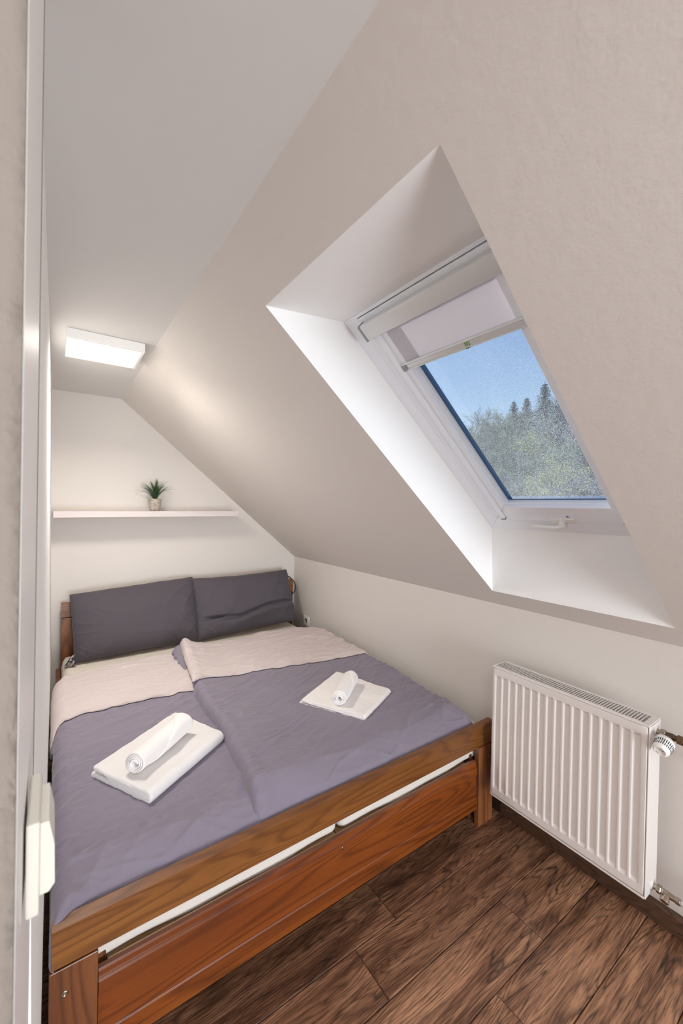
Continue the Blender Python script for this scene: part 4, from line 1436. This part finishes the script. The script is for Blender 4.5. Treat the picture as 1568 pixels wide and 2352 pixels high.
M_ground = Mat('meadow', srgb(120, 130, 80), 0.95); vv = M_ground.coords()
M_ground.color(M_ground.ramp(M_ground.noise(vv, 0.8, 4), [(0.3, srgb(92, 96, 66)), (0.6, srgb(140, 148, 92)), (0.8, srgb(168, 160, 120))]))
vs_, fs = [], []
for j in range(61):
    for i in range(61):
        x = 4 + i * 2.2; y = -40 + j * 2.6
        vs_.append((x, y, ground_z(x, y)))
for j in range(60):
    for i in range(60): fs.append([j*61+i, j*61+i+1, (j+1)*61+i+1, (j+1)*61+i])
tag(mesh_obj('hillside', vs_, fs, M_ground.m, None, True), None, None, None, 'structure')


def leafmat(name, c):
    M = Mat(name, c, 0.6)
    t = M.t; tl = M.n('BsdfTranslucent'); tl.inputs[0].default_value = (c[0], c[1], c[2], 1)
    ms = M.n('MixShader'); ms.inputs[0].default_value = 0.5
    o_ = [n for n in t.nodes if n.type == 'OUTPUT_MATERIAL'][0]
    t.links.new(M.b.outputs[0], ms.inputs[1]); t.links.new(tl.outputs[0], ms.inputs[2]); t.links.new(ms.outputs[0], o_.inputs[0])
    return M.m


M_fol = [leafmat('foliage_yellow', srgb(208, 210, 150)), leafmat('foliage_pale', srgb(172, 184, 166)), leafmat('foliage_grey', srgb(186, 188, 186))]
M_spr = leafmat('foliage_spruce', srgb(84, 112, 112))
M_bark = Mat('bark', srgb(152, 150, 152), 0.9).m


def make_deciduous(seed, leafy):
    rnd = random.Random(seed)
    seg, tips = [], []

    def grow(p, d, L, r, lvl):
        n = 3; q = p.copy(); dd = d.copy()
        for k in range(n):
            dd = (dd + Vector((rnd.gauss(0, .10), rnd.gauss(0, .10), rnd.gauss(0.03, .06)))).normalized()
            q2 = q + dd * L / n
            seg.append((q.copy(), q2.copy(), r * (1 - .25*k/n), r * (1 - .25*(k+1)/n))); q = q2
            if lvl >= 3: tips.append(q.copy())
            if 0 < lvl < 5 or k > 0:
                if lvl < 5:
                    for _ in range(2 if lvl < 4 else 1):
                        ax = Vector((rnd.gauss(0, 1), rnd.gauss(0, 1), rnd.gauss(0, 1))).normalized()
                        nd = (dd + ax.cross(dd).normalized() * rnd.uniform(.5, .95)).normalized()
                        if rnd.random() < (0.9 if lvl < 3 else 0.62):
                            grow(q, nd, L * rnd.uniform(.52, .68), r * .52, lvl + 1)
    grow(Vector((0, 0, 0)), Vector((0, 0, 1)), 5.2, 0.16, 0)
    vs_, fs = [], []
    for a, b, r0, r1 in seg:
        d, u, v = frame_axes(b - a); i0 = len(vs_)
        for c_, r_ in ((a, r0), (b, r1)):
            for k in range(3):
                vs_.append(tuple(c_ + (u*math.cos(k*2.094) + v*math.sin(k*2.094)) * max(r_, 0.011)))
        for k in range(3): fs.append([i0+k, i0+(k+1) % 3, i0+3+(k+1) % 3, i0+3+k])
    me1 = bpy.data.meshes.new('branches'); me1.from_pydata(vs_, [], fs); me1.materials.append(M_bark)
    lv, lf = [], []
    rnd.shuffle(tips)
    for p in tips[:int(len(tips) * leafy)]:
        for _ in range(4):
            c = p + Vector((rnd.gauss(0, .17), rnd.gauss(0, .17), rnd.gauss(0, .17)))
            a = Vector((rnd.gauss(0, 1), rnd.gauss(0, 1), rnd.gauss(0, 1))).normalized() * rnd.uniform(.045, .085)
            b = a.cross(Vector((rnd.gauss(0, 1), rnd.gauss(0, 1), rnd.gauss(0, 1)))).normalized() * rnd.uniform(.03, .06)
            i0 = len(lv); lv += [tuple(c - a), tuple(c + b), tuple(c + a), tuple(c - b)]; lf.append([i0, i0+1, i0+2, i0+3])
    me2 = bpy.data.meshes.new('foliage'); me2.from_pydata(lv, [], lf)
    return me1, me2


def make_spruce(seed):
    rnd = random.Random(seed); vs_, fs = [], []
    H = 12.0
    lv, lf = [], []
    for k in range(46):
        t = k / 46; z = H * (0.08 + 0.90 * t); R_ = (1 - t)**0.8 * 3.6 + 0.18
        nb = int(9 + 6 * (1 - t))
        for j in range(nb):
            a = 2*PI*(j + rnd.random()*.6) / nb + k; L = R_ * rnd.uniform(.75, 1.1)
            d = Vector((math.cos(a), math.sin(a), 0)); n = 7
            for i in range(n):
                s0 = L * i / n; s1 = L * (i + 1.3) / n
                dz = -0.28 * s0 + 0.10 * s0 * s0 / max(L, .1)
                w = (0.16 + 0.16 * rnd.random()) * (1 - 0.5 * i / n) * (0.4 + 0.6 * (1 - t))
                c0 = d * s0 + Vector((0, 0, z + dz)); c1 = d * s1 + Vector((0, 0, z + dz - 0.12))
                sd = Vector((-d.y, d.x, 0)) * w
                i0 = len(lv); jz = Vector((0, 0, rnd.uniform(-.12, .02)))
                lv += [tuple(c0), tuple(c0 + sd + jz), tuple(c1 + jz), tuple(c0 - sd + jz)]
                lf += [[i0, i0+1, i0+2], [i0, i0+2, i0+3]]
    me2 = bpy.data.meshes.new('foliage'); me2.from_pydata(lv, [], lf)
    me2.materials.append(M_spr)
    bm = bmesh.new(); lathe(bm, (0, 0, 0), (0, 0, 1), [(0, 0.16), (H * 0.99, 0.02)], 7)
    me1 = bpy.data.meshes.new('trunk'); bm.to_mesh(me1); bm.free(); me1.materials.append(M_bark)
    return me1, me2


decs = []
for i, (sd, lf_) in enumerate(((1, 0.9), (2, 0.75), (3, 0.12), (4, 0.6))):
    a, b = make_deciduous(sd, lf_); decs.append((a, b))
dec_f = {}
for i, (a, b) in enumerate(decs):
    for c in range(3):
        bb_ = b.copy(); bb_.materials.append(M_fol[c]); dec_f[(i, c)] = bb_
spr = make_spruce(5)


def tree(kind, x, y, h, rz, label, group, z=None):
    z = ground_z(x, y) - 0.1 if z is None else z
    root = empty('spruce_tree' if kind == 'spruce' else ('bare_tree' if kind == 'bare' else 'leafy_tree'), (x, y, z), label, 'tree', group)
    root.rotation_euler = (0, 0, rz)
    if kind == 'spruce': me1, me2 = spr; s = h / 12.0
    elif kind == 'bare': me1, me2 = decs[2][0], dec_f[(2, 2)]; s = h / 11.0
    else:
        i, c = kind; me1, me2 = decs[i][0], dec_f[(i, c)]; s = h / 11.0
    root.scale = (s, s, s)
    for nm, me in (('trunk', me1), ('foliage', me2)):
        o_ = bpy.data.objects.new(nm, me); C.objects.link(o_); o_.parent = root
        if nm == 'foliage': o_['kind'] = 'stuff'
    return root


def polar(px, dist):
    """a spot at a ground distance, along the compass bearing seen through the window at column px"""
    az = yaw + math.atan((px - 784) / FPX)
    return dist * math.sin(az), dist * math.cos(az)


def height_for(px, py_pix, dist):
    off = math.atan((px - 784) / FPX)
    return 1.4766 + dist * math.cos(off) * (1159.65 + (px - 784) * -0.0148 - py_pix) / FPX


# the tall spruces that stand over the ridge, then the wood below them
for px, pyy, d, lab in ((1247, 856, 62, 'tall dark spruce rising above the wood at the right edge of the window'),
                        (1283, 872, 66, 'second spruce at the right edge of the window, partly cut off'),
                        (1176, 902, 70, 'spruce tip on the ridge left of the tallest spruce'),
                        (1206, 893, 70, 'spruce tip on the ridge next to the tallest spruce'),
                        (1040, 936, 72, 'small spruce tip at the left edge of the window pane')):
    x, y = polar(px, d); zt = height_for(px, pyy, d); zg = ground_z(x, y)
    tree('spruce', x, y, max(zt - zg, 6), random.random() * 6, lab, None)
rnd = random.Random(3)
sky_px = [880, 960, 1040, 1090, 1150, 1200, 1250, 1300, 1380, 1450, 1600]
sky_py = [960, 955, 948, 918, 925, 915, 905, 885, 860, 850, 840]
rows = [(70, 0.0, 30), (60, 18, 40), (51, 48, 46), (43, 84, 52), (36, 120, 60), (30, 160, 72), (25, 200, 88)]
for ri, (dist, drop, stepx) in enumerate(rows):
    px = 860 + rnd.random() * stepx
    while px < 1580:
        dd = dist + rnd.uniform(-3, 3); x, y = polar(px, dd)
        top = np.interp(px, sky_px, sky_py) + drop + rnd.uniform(-6, 22)
        zt = height_for(px, top, dd); zg = ground_z(x, y); h = zt - zg
        if h > 2.5:
            k = rnd.random()
            zz_ = None
            if h > 13: zz_ = zt - 13; h = 13
            if k < 0.5 or (ri < 2 and px < 1120):
                tree('bare', x, y, h, rnd.random() * 6, 'bare grey-twigged tree in the wood outside the roof window', 'bare trees outside the window')
            elif k < 0.86:
                ci = 0 if rnd.random() < (0.2 if ri < 2 else 0.42) else 1
                tree((rnd.choice([0, 1, 3]), ci), x, y, h, rnd.random() * 6,
                     ['yellow-green tree coming into leaf in the wood outside the window', 'pale grey-green tree in the wood outside the window'][ci],
                     ['yellow-green trees outside the window', 'grey-green trees outside the window'][ci])
            elif px > 1130:
                tree('spruce', x, y, h, rnd.random() * 6, 'dark spruce standing among the leafless trees outside the window', 'dark spruces in the wood')
        px += stepx * rnd.uniform(0.8, 1.25)
